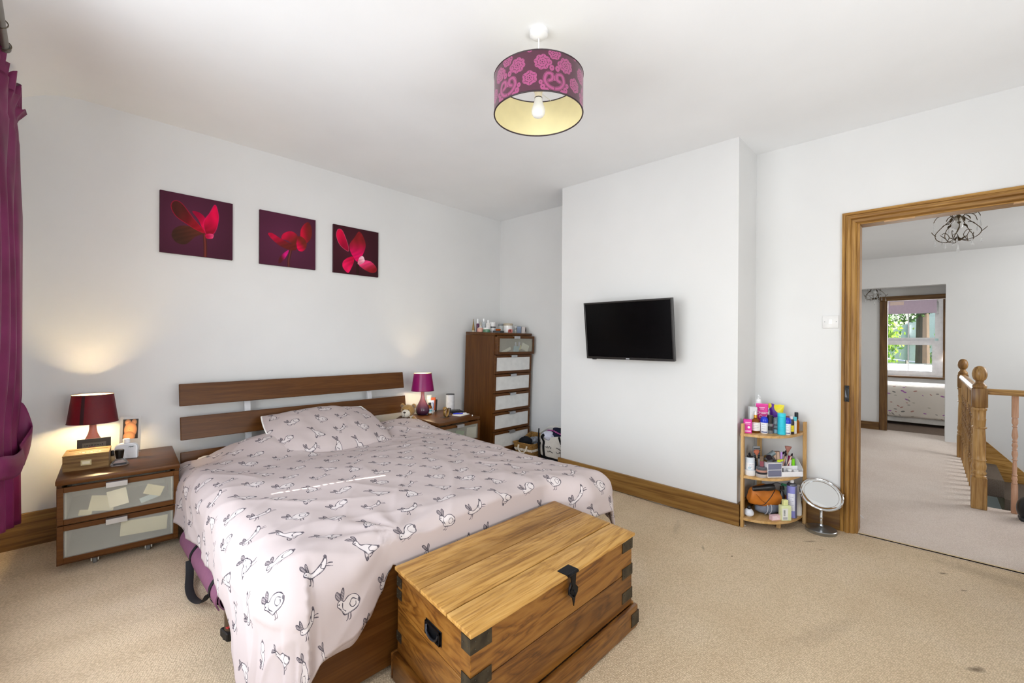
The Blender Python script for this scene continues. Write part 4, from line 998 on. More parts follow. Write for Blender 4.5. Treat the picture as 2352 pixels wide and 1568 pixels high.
# heading frill: stiff pleats
def frill(u, v):
    y = 2.55+.90*u; tri = abs(((u*7.3+.25*math.sin(u*13)+.3) % 1)*2-1); k = v
    x = -.222+.050*u+.045*u**8+(.026+.018*k)*(tri*2-1)*(.8+.4*math.sin(u*31)); z = 2.395+.15*k+.02*math.sin(u*40)*k-.02*(1-u)
    y += .018*math.sin(u*52)*(.3+k)
    return (x+.012, min(y, 3.46), z)
m = MB(); m.grid(frill, 110, 6); o = m.build('heading_frill', M_cur, cu, 20, recalc=False); o.modifiers.new('thickness', 'SOLIDIFY').thickness = .003
def tie(u, v):
    a = 2*PI*u; y = 3.14+.315*math.cos(a); x = -.175+.068*math.sin(a)
    if math.cos(a) > .6: x += .085*(math.cos(a)-.6)/.4*(.6+.4*v)
    bk = smooth01(.5-math.sin(a)*1.4); far = smooth01((math.cos(a)-.45)/.5)
    z = .615-.03*math.cos(a)+.15*bk*far+(.10+.09*far)*v+.004*math.sin(a*5)
    return (x+.008*math.sin(v*PI), y, z)
m = MB(); m.grid(tie, 60, 6, closed_u=True); o = m.build('tie_back', M_cur, cu, 180, recalc=False); o.modifiers.new('thickness', 'SOLIDIFY').thickness = .004
pole = thing('curtain_pole', 'grey metal curtain pole above the plum curtain', 'curtain pole', (-.152, 0, 2.522))
MB().tube([(0, .4, 0), (0, 2.93, 0)], .014, 16).build('rod', plain('8C8A84', .4, .6), pole)
MB().lathe([(0, 0), (.017, 0), (.019, .01), (.019, .03), (.013, .036), (0, .036)], 16, (0, 2.93, 0), RX(-PI/2)).build('end_cap', plain('77756F', .4, .6), pole)
for y in (2.915, 2.72, 2.5): MB().tube([(.021*math.cos(2*PI*k/20), y+.004*math.sin(4*PI*k/20), -.006+.021*math.sin(2*PI*k/20)) for k in range(20)], .0022, 6, True).build('curtain_ring', plain('6E6658', .35, .8), pole)
MB().box(-.148, -.014, 2.80, 2.815, -.008, .008).build('bracket', plain('8C8A84', .4, .6), pole)

# ------------------------------------------------------------------ light switch
sw = thing('light_switch', 'white single light switch beside the door frame', 'light switch', (XR, .5185, 1.390))
MB().box(-.009, 0, -.045, .045, -.043, .043, .003, None, 2).build('plate', plain('E6E5E3', .35), sw)
MB().box(-.0125, -.008, -.011, .011, -.017, .017, .001, RY(.05)).build('rocker', plain('F2F1EF', .3), sw)
for y in (-.032, .032): cyl(.003, 0, .0012, .0003, 10, (0, 0, 0), T(-.0095, y, 0) @ RY(-PI/2)).build('screw', plain('8D8D8D', .4, .6), sw)
# ------------------------------------------------------------------ small things
def item(name, label, cat, loc, parts, rot=0, group=None):
    """parts: (part name, MB, material[, smooth]); the first is the body"""
    r = thing(name, label, cat, loc, rot, group)
    for p in parts:
        o = p[1].build(p[0], p[2], r, p[3] if len(p) > 3 else 40)
    return r
def L(prof, seg=20, **k): return MB().lathe(prof, seg, **k)
def bot(r, h, sh=.25, rn=.4, neck=.0):
    """bottle body: radius, height, shoulder share, neck radius share"""
    hs = h*(1-sh)
    return L([(0, 0), (r*.92, 0), (r, r*.1), (r, hs), (r*.93, hs+(h-hs)*.3), (r*(rn+.12), hs+(h-hs)*.75), (r*rn, h), (0, h)])
def band(r, z0, z1, a0=0, a1=2*PI, sx=1, sy=1):
    m = MB(); m.grid(lambda u, v: (r*sx*math.cos(a0+(a1-a0)*u), r*sy*math.sin(a0+(a1-a0)*u), z0+(z1-z0)*v), 20, 1); return m
def can(r, h, b=.002): return cyl(r, 0, h, b, 22)
def scribble(name, r, z, a_mid, width, parent, mat, rows=3, dz=.008, h=.0019):
    """rows of small print on a round label"""
    m = MB(); rg = random.Random(int(z*1e4)+rows)
    for k in range(rows):
        zz = z-k*dz; a = a_mid-width/2/r; w = width*rg.uniform(.55, 1)
        x = 0
        while x < w:
            l = rg.uniform(.002, .006); a0, a1 = a+x/r, a+(x+l)/r
            m.grid(lambda u, v: ((r+.0004)*math.cos(a0+(a1-a0)*u), (r+.0004)*math.sin(a0+(a1-a0)*u), zz+h*v), 2, 1); x += l+.0018
    return m.build(name, mat, parent, 180)
ink = plain('5B5A60', .7)
def toward(x, y): return math.atan2(-y, -x)      # angle of the direction back to the room
amber = glass('B86A1E', .03, .25); clear = glass('F4F8FA', .02, .12); clearb = glass('CFE6F2', .03, .2)
P = plain
# --- left bedside
def zL(y): return .5352+.033*(y-3.185)
b = thing('wooden_box', 'pale wooden card box with slotted lid and metal label holder', 'box', (.133, 3.383, zL(3.383)), (.033, 0, -.13))
W_box = {a: wood('pale_acacia_'+a, '7A5A30', '9C7A48', 'B8975E', a, 12, .5, 10, .06, .3) for a in 'xyz'}
MB().box(-.091, .091, -.075, -.067, 0, .078, .001).box(-.091, .091, .067, .075, 0, .078, .001).box(-.091, -.083, -.067, .067, 0, .078, .001).box(.083, .091, -.067, .067, 0, .078, .001).box(-.083, .083, -.067, .067, 0, .006).build('body', W_box['x'], b)
MB().box(-.092, .092, -.076, .030, .0785, .086, .0015).box(-.092, .092, .040, .076, .0785, .086, .0015).box(-.092, -.080, .030, .040, .0785, .086).box(.080, .092, .030, .040, .0785, .086).build('lid', W_box['x'], b)
h = MB().box(-.021, .021, -.0775, -.075, .026, .032).box(-.021, .021, -.0775, -.075, .048, .054).box(-.021, -.015, -.0775, -.075, .032, .048).box(.015, .021, -.0775, -.075, .032, .048).build('label_holder', P('C9BC92', .35, .7), b)
MB().box(-.015, .015, -.0758, -.075, .032, .048).build('card', P('E8DFC4', .8), h)
m = MB(); rg = random.Random(2); x = -.05
while x < .06:
    l = rg.uniform(.004, .014); m.box(x, x+l, -.035+rg.uniform(-.006, .004), -.030+rg.uniform(0, .006), .086, .0863); x += l+.006
m.build('lettering', P('E9DDBD', .8), b)
fr = thing('framed_plaque', 'small dark framed plaque standing behind the wooden box', 'plaque', (.163, 3.487, zL(3.487)), (-.08, 0, -.10))
MB().box(-.071, .071, -.006, .006, 0, .022).box(-.071, .071, -.006, .006, .106, .128).box(-.071, -.05, -.006, .006, .022, .106).box(.05, .071, -.006, .006, .022, .106).build('frame', P('2C2924', .55), fr)
MB().box(-.05, .05, -.003, .004, .022, .106).build('face', P('55524A', .5), fr)
m = MB(); rg = random.Random(4)
for k in range(4):
    x = -.042
    while x < .038: l = rg.uniform(.004, .012); m.box(x, x+l, -.0036, -.003, .088-k*.017, .093-k*.017+rg.uniform(0, .003)); x += l+.003
m.build('lettering', P('2A2824', .6), fr)
ph = thing('photo_frame', 'clear acrylic photo frame with a skin toned picture behind the white bottle', 'photo frame', (.325, 3.575, zL(3.575)), (-.05, .03, -.16))
MB().box(-.050, .050, -.002, .002, 0, .222).build('acrylic', glass('ffffff', .01, .08), ph, 0)
m = MB(); m.quad_uv([(-.036, -.0026, .085), (.036, -.0026, .085), (.036, -.0026, .205), (-.036, -.0026, .205)])
m.build('photograph', image_mat('skin_toned_photo', skin_photo(), .3), ph, 0)
MB().box(-.052, .052, -.03, .03, -.0, .004).build('foot', glass('ffffff', .01, .08), ph, 0)
wb = thing('perfume_bottle', 'flat white perfume bottle with rounded shoulders and white cap', 'perfume', (.300, 3.442, zL(3.442)), (0, 0, -.35), 'things on the left bedside cabinet')
m = MB(); pr = [(-.050, 0), (.050, 0), (.053, .006), (.053, .062), (.050, .076), (.040, .086), (.024, .090), (-.024, .090), (-.040, .086), (-.050, .076), (-.053, .062), (-.053, .006)]
m.prism(pr, -.017, .017, 'y'); bmesh.ops.bevel(m.bm, geom=[e for e in m.bm.edges if abs(e.verts[0].co.y-e.verts[1].co.y) < 1e-6], offset=.005, segments=3, affect='EDGES'); m.build('body', P('E9ECEF', .25), wb)
cyl(.016, .091, .116, .002).build('cap', P('F3F5F7', .25), wb)
m = MB(); m.tube(catmull([(.014, -.0176, .068), (.020, -.0178, .071), (.028, -.0178, .069), (.035, -.0178, .072), (.040, -.0176, .070)], 4), [.0009]+[.0030]*8+[.0036]*4+[.0018]*4, 6, False, .5)
m.tube([(.024, -.0178, .068), (.022, -.0178, .065)], .0009, 5).tube([(.033, -.0178, .069), (.035, -.0178, .066)], .0009, 5)
m.build('emblem', P('1F3A2C', .5), wb)
pf_ = thing('perfume_bottle', 'small clear perfume bottle with tapered black cap beside the wooden box', 'perfume', (.258, 3.300, zL(3.300)), (0, 0, -.1), 'things on the left bedside cabinet')
L([(0, 0), (.034, 0), (.040, .004), (.038, .010), (.026, .028), (.016, .036), (.012, .040), (0, .040)], 24, sx=1.05, sy=.7).build('body', clear, pf_)
L([(0, .003), (.024, .003), (.026, .010), (.015, .024), (0, .026)], 20, sx=1, sy=.6).build('perfume', glass('E9C9BE', .05, .5), pf_)
MB().box(-.026, .030, -.030, -.024, .008, .018, .001).build('ribbon', P('1E1C22', .4), pf_)
L([(0, .040), (.015, .040), (.017, .050), (.021, .084), (.018, .088), (0, .088)], 20).build('cap', P('17140F', .2), pf_)
tv_ = thing('nail_polish', 'tiny bottle with black cap between wooden box and white perfume bottle', 'bottle', (.236, 3.417, zL(3.417)), 0, 'things on the left bedside cabinet')
bot(.013, .032, .3, .5).build('body', glass('E9D2A0', .05, .4), tv_)
L([(0, .032), (.008, .032), (.010, .036), (.008, .058), (.005, .062), (0, .062)], 14).build('cap', P('191613', .3), tv_)

# --- right bedside
def zR(y): return .5342+.033*(y-3.105)
G = 'things on the right bedside cabinet'
item('lotion_bottle', 'plain white cylinder bottle behind the amber bottle', 'bottle', (2.568, 3.600, zR(3.6)), [('body', can(.0245, .118), P('EDEDEB', .35)), ('cap', cyl(.0245, .119, .158, .002), P('F4F4F2', .3))], 0, G)
q = item('pill_bottle', 'brown amber bottle with white and teal label and black cap', 'bottle', (2.482, 3.470, zR(3.47)), [('body', bot(.020, .090, .25, .55), amber), ('cap', cyl(.0125, .090, .110, .001), P('1B1A1B', .4))], 0, G)
band(.0204, .012, .056, -2.6, .3).build('label', P('CFE3E6', .6), q, 180); band(.0207, .030, .042, -2.5, .2).build('label_band', P('5FB2C2', .6), q, 180); scribble('print', .0206, .052, -1.5, .03, q, ink, 2, .006)
q = item('oil_bottle', 'tiny dropper bottle with black cap at the lamp foot', 'bottle', (2.436, 3.463, zR(3.463)), [('body', bot(.0145, .044, .25, .5), P('22303A', .2)), ('cap', L([(0, .044), (.009, .044), (.009, .058), (.005, .062), (.004, .078), (0, .078)], 14), black_p)], 0, G)
band(.0148, .008, .030, -2.6, .3).build('label', P('D5E4EC', .6), q, 180)
q = thing('cream_tube', 'orange and white squeeze tube standing on its cap beside the amber bottle', 'tube', (2.578, 3.545, zR(3.545)), (0, 0, -.35), G)
def tube_body(w, t, h, z0=.02):
    m = MB(); m.grid(lambda u, v: (w*(.42+.08*v)*math.cos(2*PI*u), (t*(1-v)+.0012*v)*math.sin(2*PI*u), z0+h*v), 20, 8, closed_u=True); return m
tube_body(.046, .015, .122).build('body', P('C8561A', .4), q, 60); cyl(.015, 0, .021, .001).build('cap', P('E8E4DE', .4), q)
q = thing('gel_tube', 'blue and white rounded tube in front of the orange tube', 'tube', (2.530, 3.500, zR(3.5)), (0, 0, -.5), G)
tube_body(.042, .014, .105).build('body', P('C9D4E4', .35), q, 60); cyl(.014, 0, .021, .001).build('cap', P('E6E6E6', .4), q)
m = MB(); m.tube([(.012*math.cos(a), -.0145, .075+.03*math.sin(a)) for a in [k*PI/8-PI/2 for k in range(9)]], .0022, 6); m.build('arc_print', P('2F5FB8', .4), q)
q = thing('comb', 'dark slim comb leaning behind the orange tube', 'comb', (2.617, 3.560, zR(3.56)), (.05, .05, -.3), G)
MB().box(-.010, .010, -.002, .002, 0, .118, .0015).build('spine', P('26221F', .4), q)
q = item('speaker', 'white cylinder speaker with dark top on the right bedside cabinet', 'speaker', (2.765, 3.520, zR(3.52)), [('body', L([(0, 0), (.040, 0), (.043, .004), (.043, .158), (0, .158)], 32), fabric('DADADC', .7)), ('top_plate', L([(0, .158), (.043, .158), (.0425, .163), (.040, .165), (0, .164)], 32), P('3A3B3E', .4))], 0, G)
q = thing('watch', 'gold watch on its small stand', 'watch', (2.520, 3.270, zR(3.27)), (0, 0, .35), G)
m = MB(); m.tube([(.0+.030*math.cos(a), 0, .043+.040*math.sin(a)) for a in [k*2*PI/26 for k in range(26)]], .011, 8, True, .16); m.build('strap', P('A88A52', .3, .8), q)
cyl(.019, 0, .008, .001, 20, (0, 0, 0), T(-.020, 0, .080) @ RY(-.6)).build('case', P('C2A468', .25, .9), q)
m = MB(); m.prism([(.018, 0), (.030, 0), (.064, .070), (.056, .078), (.050, .074)], -.016, .016, 'y'); m.build('stand', P('2A201C', .4), q)
MB().box(-.060, .050, -.024, .024, 0, .003, .001).build('stand_base', P('3C322C', .4), q)
MB().cbox((0, 0, 0), (.003, .012, .026), .001, T(.052, -.0, .045) @ RY(.43)).build('stand_slot', P('A08A70', .5), q)
q = thing('notepad', 'white notepad with a blue pen lying on it', 'notepad', (2.700, 3.275, zR(3.275)), (.033, 0, .25), G)
MB().box(-.075, .075, -.05, .05, 0, .006, .001).build('pages', P('EDEBE6', .8), q); MB().box(-.075, .075, .043, .0505, .0, .0072, .001).build('binding', P('C8A248', .6), q)
q = thing('pen', 'blue and white pen lying across the notepad', 'pen', (2.695, 3.280, zR(3.28)+.0125), (.02, 0, -.38), G)
MB().tube([(-.070, 0, 0), (-.066, 0, 0), (.028, 0, 0)], [.002, .0055, .0055], 10).build('barrel', P('2233C0', .3), q); MB().tube([(.028, 0, 0), (.060, 0, 0), (.066, 0, 0)], [.005, .005, .003], 10).build('cap', P('E8E8EC', .3), q); MB().box(-.05, -.01, -.0015, .0015, .005, .0075).build('clip', P('2233C0', .3), q)
q = thing('wallet', 'black leather wallet beside the notepad', 'wallet', (2.745, 3.395, zR(3.395)), (.033, 0, -.30), G)
MB().box(-.065, .065, -.045, .045, 0, .011, .004, None, 2).build('back_leaf', P('19191B', .45), q); MB().box(-.062, .05, -.042, .044, .0115, .022, .004, RY(.03), 2).build('front_leaf', P('202022', .45), q); MB().ball((.02, -.01, .0245), .004, 10, 6).build('snap', P('9A9A9E', .3, .9), q)
item('earplug', 'tiny white bead at the front corner of the right bedside cabinet', 'bead', (2.752, 3.165, zR(3.165)+.0045), [('bead', MB().ball((0, 0, 0), .006, 12, 8), P('F2F2F0', .4))], 0, G)
# teddy bear
td = thing('teddy_bear', 'small tan teddy bear with cream muzzle sitting between pillow and right bedside cabinet', 'teddy bear', (2.200, 3.400, .476), (0, 0, -.95))
tan = fabric('A27E4A', .95, 500, .15, .3, .6); cream = fabric('D9D0C0', .95, 500, .08, .3, .5); dk = fabric('5B4430', .95, 500, .1, .3, .5)
m = MB(); m.ball((0, .0, .055), .058, 20, 14, None, (1, .85, 1.1)); m.build('body', cream, td, 180)
m = MB(); m.ball((0, -.01, .145), .056, 24, 16, None, (1.12, .95, .95)); m.build('head', tan, td, 180)
m = MB(); m.ball((0, -.055, .128), .037, 20, 14, None, (1.08, .85, .95)); mz = m.build('muzzle', cream, td, 180)
MB().ball((0, -.088, .141), .010, 12, 8, None, (1.3, .7, .8)).build('nose', P('33221A', .5), mz)
MB().tube([(0, -.0885, .133), (0, -.0895, .120), (0, -.084, .106)], .0013, 5).build('mouth_seam', P('3A2A22', .7), mz)
for s in (-1, 1):
    e = MB().ball((s*.053, .0, .187), .021, 14, 10, None, (1, .5, 1)).build('ear', tan, td, 180); MB().ball((s*.053, -.008, .186), .013, 12, 8, None, (1, .4, 1)).build('inner_ear', P('7E6A56', .9), e, 180)
    MB().ball((s*.026, -.056, .158), .005, 10, 8).build('eye', P('0D0B0A', .15), td, 180)
m = MB(); m.tube(catmull([(-.050, -.01, .085), (-.085, -.03, .060), (-.115, -.05, .045)], 5), [.020, .021, .022, .022, .022, .021, .021, .020, .019, .017, .012], 12); m.build('arm', dk, td, 180)
m = MB(); m.tube(catmull([(.050, -.01, .085), (.078, -.035, .055), (.085, -.06, .02)], 5), [.020, .021, .022, .022, .022, .021, .021, .020, .019, .017, .012], 12); m.build('arm', tan, td, 180)
m = MB(); m.ball((0, -.042, .086), .033, 14, 8, None, (1.1, .6, .5)); m.build('bow', dk, td, 180)

# --- on the tall chest
def zC(x, y): return 1.3288+.033*(y-3.217)
G = 'toiletries on the tall chest'
def onC(name, label, cat, x, y, parts, rot=0): return item(name, label, cat, (x, y, zC(x, y)), parts, rot, G)
q = onC('cream_tube', 'gold squeeze tube at the left end of the tall chest top', 'tube', 3.125, 3.585, [('cap', cyl(.014, 0, .018, .001), P('E6DCC4', .35))], .75); tube_body(.062, .016, .122, .018).build('body', P('A8894E', .3, .5), q, 60)
onC('spray_bottle', 'slim purple bottle with white cap beside the gold tube', 'bottle', 3.142, 3.535, [('body', bot(.015, .092, .1, .8), P('5A2348', .3)), ('cap', cyl(.009, .092, .142, .001), P('EDEDEF', .3))])
onC('serum_bottle', 'white dropper bottle behind the peach jar', 'bottle', 3.165, 3.513, [('body', bot(.0145, .066, .2, .5), P('E9E7E4', .3)), ('dropper', L([(0, .066), (.008, .066), (.008, .080), (.0045, .084), (.003, .110), (0, .110)], 12), P('D8CDB8', .3, .3))])
onC('scented_jar', 'peach pink jar with white rosette on top', 'jar', 3.118, 3.470, [('body', can(.031, .044, .004), P('D9A593', .4)), ('rosette', MB().ball((0, 0, .044), .022, 12, 8, None, (1.1, 1.1, .35)), P('F0E4DC', .6)), ('knob', MB().ball((0, 0, .054), .006, 8, 6), P('E8D8CE', .5))])
q = onC('toner_bottle', 'tall clear grey bottle with white cap, rear of the toiletries', 'bottle', 3.196, 3.500, [('body', bot(.019, .112, .12, .55), glass('DDE3E6', .1, .5)), ('cap', cyl(.0085, .112, .146, .001), P('F0F0F0', .3))]); scribble('print', .0192, .085, -2.4, .028, q, ink, 4, .011)
q = onC('lotion_bottle', 'white bottle with white cap and small dark lettering', 'bottle', 3.206, 3.440, [('body', bot(.025, .102, .12, .5), P('EAE8E4', .35)), ('cap', cyl(.010, .102, .131, .001), P('F2F2F0', .3))]); scribble('print', .0253, .080, -2.4, .034, q, ink, 4, .012)
onC('cream_jar', 'low green jar with white lid', 'jar', 3.158, 3.412, [('body', can(.037, .032, .003), P('5E8A6C', .3)), ('lid', cyl(.038, .032, .050, .002), P('EFEFEC', .35))])
q = onC('cream_jar', 'white jar with black waist band', 'jar', 3.262, 3.430, [('body', can(.033, .110, .003), P('E4E3E2', .35)), ('waist_band', band(.0334, .050, .064), black_p, 180)])
q = thing('jewellery_tray', 'low black tray holding an orange bowl', 'tray', (3.272, 3.352, zC(3.272, 3.352)), (.033, 0, .5), G)
MB().box(-.07, .07, -.04, .04, 0, .004).build('tray_base', black_p, q); m = MB(); m.box(-.07, .07, -.04, -.036, .004, .022).box(-.07, .07, .036, .04, .004, .022).box(-.07, -.066, -.036, .036, .004, .022).box(.066, .07, -.036, .036, .004, .022); m.build('tray_rim', black_p, q)
onC('candle_bowl', 'small orange glass bowl resting in the black tray', 'bowl', 3.262, 3.345, [('bowl', L([(0, .004), (.016, .004), (.020, .008), (.030, .040), (.028, .040), (.018, .011), (0, .009)], 24), glass('E06A20', .1, .55)), ('wax', L([(0, .012), (.019, .012), (.024, .026), (0, .026)], 20), P('9C3418', .5))])
onC('scented_candle', 'white candle jar with grey lid against the alcove wall', 'candle', 3.410, 3.440, [('body', can(.040, .075, .003), glass('E8EDEA', .08, .55)), ('wax', cyl(.036, .004, .030, .001), P('9CA694', .6)), ('lid', L([(0, .075), (.041, .075), (.041, .088), (.036, .098), (0, .099)], 24), P('8D9092', .4))])
onC('sugar_jar', 'wide white ceramic jar with beige stepped lid', 'jar', 3.400, 3.335, [('body', L([(0, 0), (.042, 0), (.049, .006), (.051, .030), (.049, .078), (0, .078)], 28), P('EFEEEC', .2)), ('lid', L([(0, .078), (.052, .078), (.052, .098), (.047, .103), (0, .107)], 28), P('B9AD97', .45))])
onC('candle_ball', 'round pink and red candle in front of the white jar', 'candle', 3.366, 3.266, [('body', L([(0, 0), (.014, 0), (.023, .008), (.026, .022), (.022, .038), (.012, .042), (0, .041)], 20), P('D9857E', .35)), ('centre', MB().ball((-.019, -.014, .026), .012, 12, 8), P('7A1A1E', .3))])
onC('glass_decanter', 'small clear decanter with ball stopper', 'decanter', 3.487, 3.310, [('body', L([(0, 0), (.018, 0), (.020, .006), (.020, .036), (.012, .044), (.012, .05), (.018, .054), (0, .055)], 20), glass('E4E8E6', .05, .4)), ('stopper', L([(0, .055), (.010, .055), (.017, .066), (.014, .080), (0, .085)], 18), glass('F0F2F0', .05, .35))])
q = thing('gift_box', 'small slate blue box on the tall chest', 'box', (3.507, 3.268, zC(3.507, 3.268)), (.033, 0, .55), G); MB().box(-.023, .023, -.022, .022, 0, .070, .001).build('carton', P('6B7A92', .5), q); MB().box(-.0235, .0235, -.0225, .0225, .058, .074, .001).build('lid', P('7A88A0', .5), q)
q = thing('gift_box', 'white box printed with a black oval at the right end of the tall chest', 'box', (3.548, 3.240, zC(3.548, 3.24)), (.033, 0, .45), G); MB().box(-.026, .026, -.02, .02, 0, .072, .001).build('carton', P('CFC6C2', .6), q)
m = MB(); m.tube([(.015*math.cos(a), -.0205, .038+.022*math.sin(a)) for a in [k*2*PI/24 for k in range(24)]], .0022, 6, True, .4); m.tube(catmull([(-.006, -.0205, .050), (.004, -.0205, .044), (-.004, -.0205, .034), (.006, -.0205, .026)], 4), .0034, 6, False, .3); m.build('oval_print', P('2A2430', .6), q)
q = thing('gift_box', 'plain grey box behind the white oval box', 'box', (3.578, 3.262, zC(3.592, 3.262)), (.033, 0, .1), G); MB().box(-.014, .014, -.02, .02, 0, .064, .001).build('carton', P('8C8A88', .6), q)

# ------------------------------------------------------------------ baskets in the alcove
def wicker(name, c1, c2):
    n = NT(name); n.set(.7, 0, .3); mp = n.coords()
    w1 = n.n('TexWave'); w1.bands_direction = 'Z'; w1.inputs['Scale'].default_value = 26; w1.inputs['Distortion'].default_value = 3.5; w1.inputs['Detail'].default_value = 2; w1.inputs['Detail Scale'].default_value = 6
    n.l(mp, 'Vector', w1, 'Vector'); r = n.ramp([(.1, srgb(c1)), (.7, srgb(c2))]); n.l(w1, 'Fac', r, 'Fac'); n.l(r, 'Color', n.p, 'Base Color'); n.bump(w1, 'Fac', .6, .006); return n.m
M_wick = wicker('seagrass_weave', '7A5526', 'B98F52')
bk = thing('storage_basket', 'woven seagrass basket with white lace band and rope handles in the alcove', 'basket', (3.455, 3.035, fz(3.0)+.002), (0, 0, .06))
def bwall(u, v, off=0.):
    a = u*4; k = int(a) % 4; f = a-int(a)
    cs = [(-1, -1), (1, -1), (1, 1), (-1, 1)]; p0, p1 = cs[k], cs[(k+1) % 4]; x = p0[0]+(p1[0]-p0[0])*f; y = p0[1]+(p1[1]-p0[1])*f
    c = .12; r = max(abs(x), abs(y)); hx, hy = .118+.034*v-off, .092+.030*v-off
    top = .155+.055*smooth01((x+.2)/1.2)
    rough = .002*math.sin(u*2*PI*26+v*40)
    return (x*(hx+rough), y*(hy+rough), v*top)
m = MB(); m.grid(bwall, 104, 16, closed_u=True); o = m.build('weave', M_wick, bk, 60); o.modifiers.new('thickness', 'SOLIDIFY').thickness = .008
MB().box(-.115, .115, -.09, .09, 0, .006).build('base', M_wick, bk)
m = MB(); m.tube([Vector(bwall(k/80, 1)) for k in range(80)], .0075, 7, True); m.build('rim', M_wick, bk)
m = MB(); m.grid(lambda u, v: tuple(Vector(bwall(u, .50+.17*v+.012*math.sin(u*2*PI*28)*(1-v)))*1.0+Vector(((1 if bwall(u, .5)[0] > 0 else -1)*.004, (1 if bwall(u, .5)[1] > 0 else -1)*.004, 0))), 208, 4, closed_u=True)
m.build('lace_band', fabric('E9E2D6', .9, 300, .12, 0, .8), bk, 60)
m = MB(); m.tube(catmull([(-.150, -.055, .135), (-.165, -.052, .095), (-.168, -.02, .068), (-.166, .018, .070), (-.164, .045, .10), (-.150, .05, .138)], 6), .0085, 10); m.build('rope_handle', fabric('E6DDCB', .9, 200, .06, 0, .6), bk)
m = MB(); m.tube(catmull([(.160, -.045, .185), (.172, -.03, .15), (.172, .03, .15), (.160, .045, .185)], 6), .0085, 10); m.build('rope_handle', fabric('E6DDCB', .9, 200, .06, 0, .6), bk)
def lump(c, d, seed, amp=.25, n=28):
    m = MB(); m.ball((0, 0, 0), 1, n, n//2)
    for v in m.bm.verts:
        q = v.co.copy(); s = 1+amp*vnoise(q.x*1.6+seed, q.y*1.6, q.z*1.6+seed)+amp*.6*vnoise(q.x*4, q.y*4+seed, q.z*4)
        v.co = Vector((q.x*d[0]*s+c[0], q.y*d[1]*s+c[1], q.z*d[2]*s+c[2]))
    return m
tag(lump((3.385, 3.055, fz(3)+.170), (.062, .075, .040), 1).build('socks', fabric('1A1C22', .95), None, 180), 'black folded clothing heaped in the seagrass basket', 'clothes', 'clothes in the alcove')
tag(lump((3.475, 3.005, fz(3)+.165), (.075, .065, .040), 5, .35).build('scarf', fabric('8C919A', .9, 400, .35), None, 180), 'crumpled grey scarf in the seagrass basket', 'clothes', 'clothes in the alcove')
bg = thing('laundry_bag', 'white canvas laundry bag with black base and straps by the chimney breast', 'bag', (3.505, 2.705, fz(2.7)), (0, 0, .0))
def bag(u, v):
    a = u*2*PI; cx, cy = math.cos(a), math.sin(a); e = .55
    x = math.copysign(abs(cx)**e, cx); y = math.copysign(abs(cy)**e, cy)
    lean = -.012*math.sin(v*PI); hx, hy = .105+.012*math.sin(v*2.6), .195+.012*math.sin(v*2.6)
    top = .285+.035*x+.02*y; z = v*top
    cr = .006*vnoise(x*3, y*3, v*4)*smooth01(v*3)
    return (x*(hx+cr), y*(hy+cr), z)
canvas = fabric('E4E1DA', .9, 500, .05, 0, .4); blk = fabric('131215', .9, 500, .1, 0, .4)
m = MB(); m.grid(lambda u, v: bag(u, .24+.76*v), 72, 14, closed_u=True); o = m.build('canvas_body', canvas, bg, 180); o.modifiers.new('thickness', 'SOLIDIFY').thickness = .003
m = MB(); m.grid(lambda u, v: tuple(Vector(bag(u, .25*v))*1.006), 72, 4, closed_u=True); m.box(-.1, .1, -.18, .18, 0, .006); m.build('base_panel', blk, bg, 180)
def strap(y):
    return [tuple(Vector(bag(.5+y, k))+Vector((-.004, 0, 0))) for k in (.05, .25, .45, .62, .80)]
for y in (-.055, .055):
    m = MB(); pts = catmull(strap(-y)+[(-.145, bag(.5-y, .8)[1]*1.0, .255), (-.135, bag(.5-y, .8)[1]*.8, .285)], 4); m.tube(pts, .014, 8, False, .22); m.build('strap', blk, bg)
m = MB(); m.ball((-.125, .165, .185), .018, 12, 8); m.tube([(-.11, .18, .33), (-.125, .172, .24), (-.125, .165, .185), (-.118, .17, .10), (-.11, .175, .03)], [.006, .008, .012, .008, .007], 8); m.build('drawstring_knot', blk, bg, 60)
m = MB(); m.prism([(-.19, .31), (.02, .265), (.02, .245), (-.10, .205), (-.19, .215)], -.125, -.121, 'x'); m.build('folded_flap', canvas, bg)
m = MB(); rg = random.Random(9)
for (yy, zz, w_) in ((.09, .165, .09), (.06, .125, .08), (-.05, .165, .07), (-.05, .13, .06)):
    pts = []; n = 9
    for k in range(n): pts.append((-.1235, yy-w_*k/n, zz+rg.uniform(-.012, .012)))
    m.tube(catmull(pts, 4), .0021, 5)
m.build('handwriting', P('23232A', .7), bg)
tag(lump((3.440, 2.790, fz(2.7)+.262), (.062, .088, .045), 11, .3).build('t_shirt', fabric('D7D9EA', .9, 400, .1), None, 180), 'pale lilac clothes on top of the laundry bag', 'clothes', 'clothes in the alcove')
tag(lump((3.505, 2.700, fz(2.7)+.285), (.075, .120, .055), 15, .3).build('jumper', fabric('1E2238', .95, 400, .2), None, 180), 'navy jumper bulging out of the laundry bag', 'clothes', 'clothes in the alcove')
tag(lump((3.540, 2.620, fz(2.7)+.335), (.060, .065, .060), 19, .3).build('jacket', fabric('17181C', .95, 400, .2), None, 180), 'black jacket piled highest in the laundry bag', 'clothes', 'clothes in the alcove')
m = MB(); m.tube(catmull([(3.475, 2.835, fz(2.7)+.305), (3.44, 2.74, fz(2.7)+.320), (3.425, 2.655, fz(2.7)+.305), (3.435, 2.60, fz(2.7)+.29)], 8), [.010+.004*math.sin(k*2.2) for k in range(25)], 8, False, .5)
tag(m.build('lace_strap', fabric('B65A9A', .9, 150, .4), None, 60), 'pink lace strip between the lilac and navy clothes', 'clothes', 'clothes in the alcove')

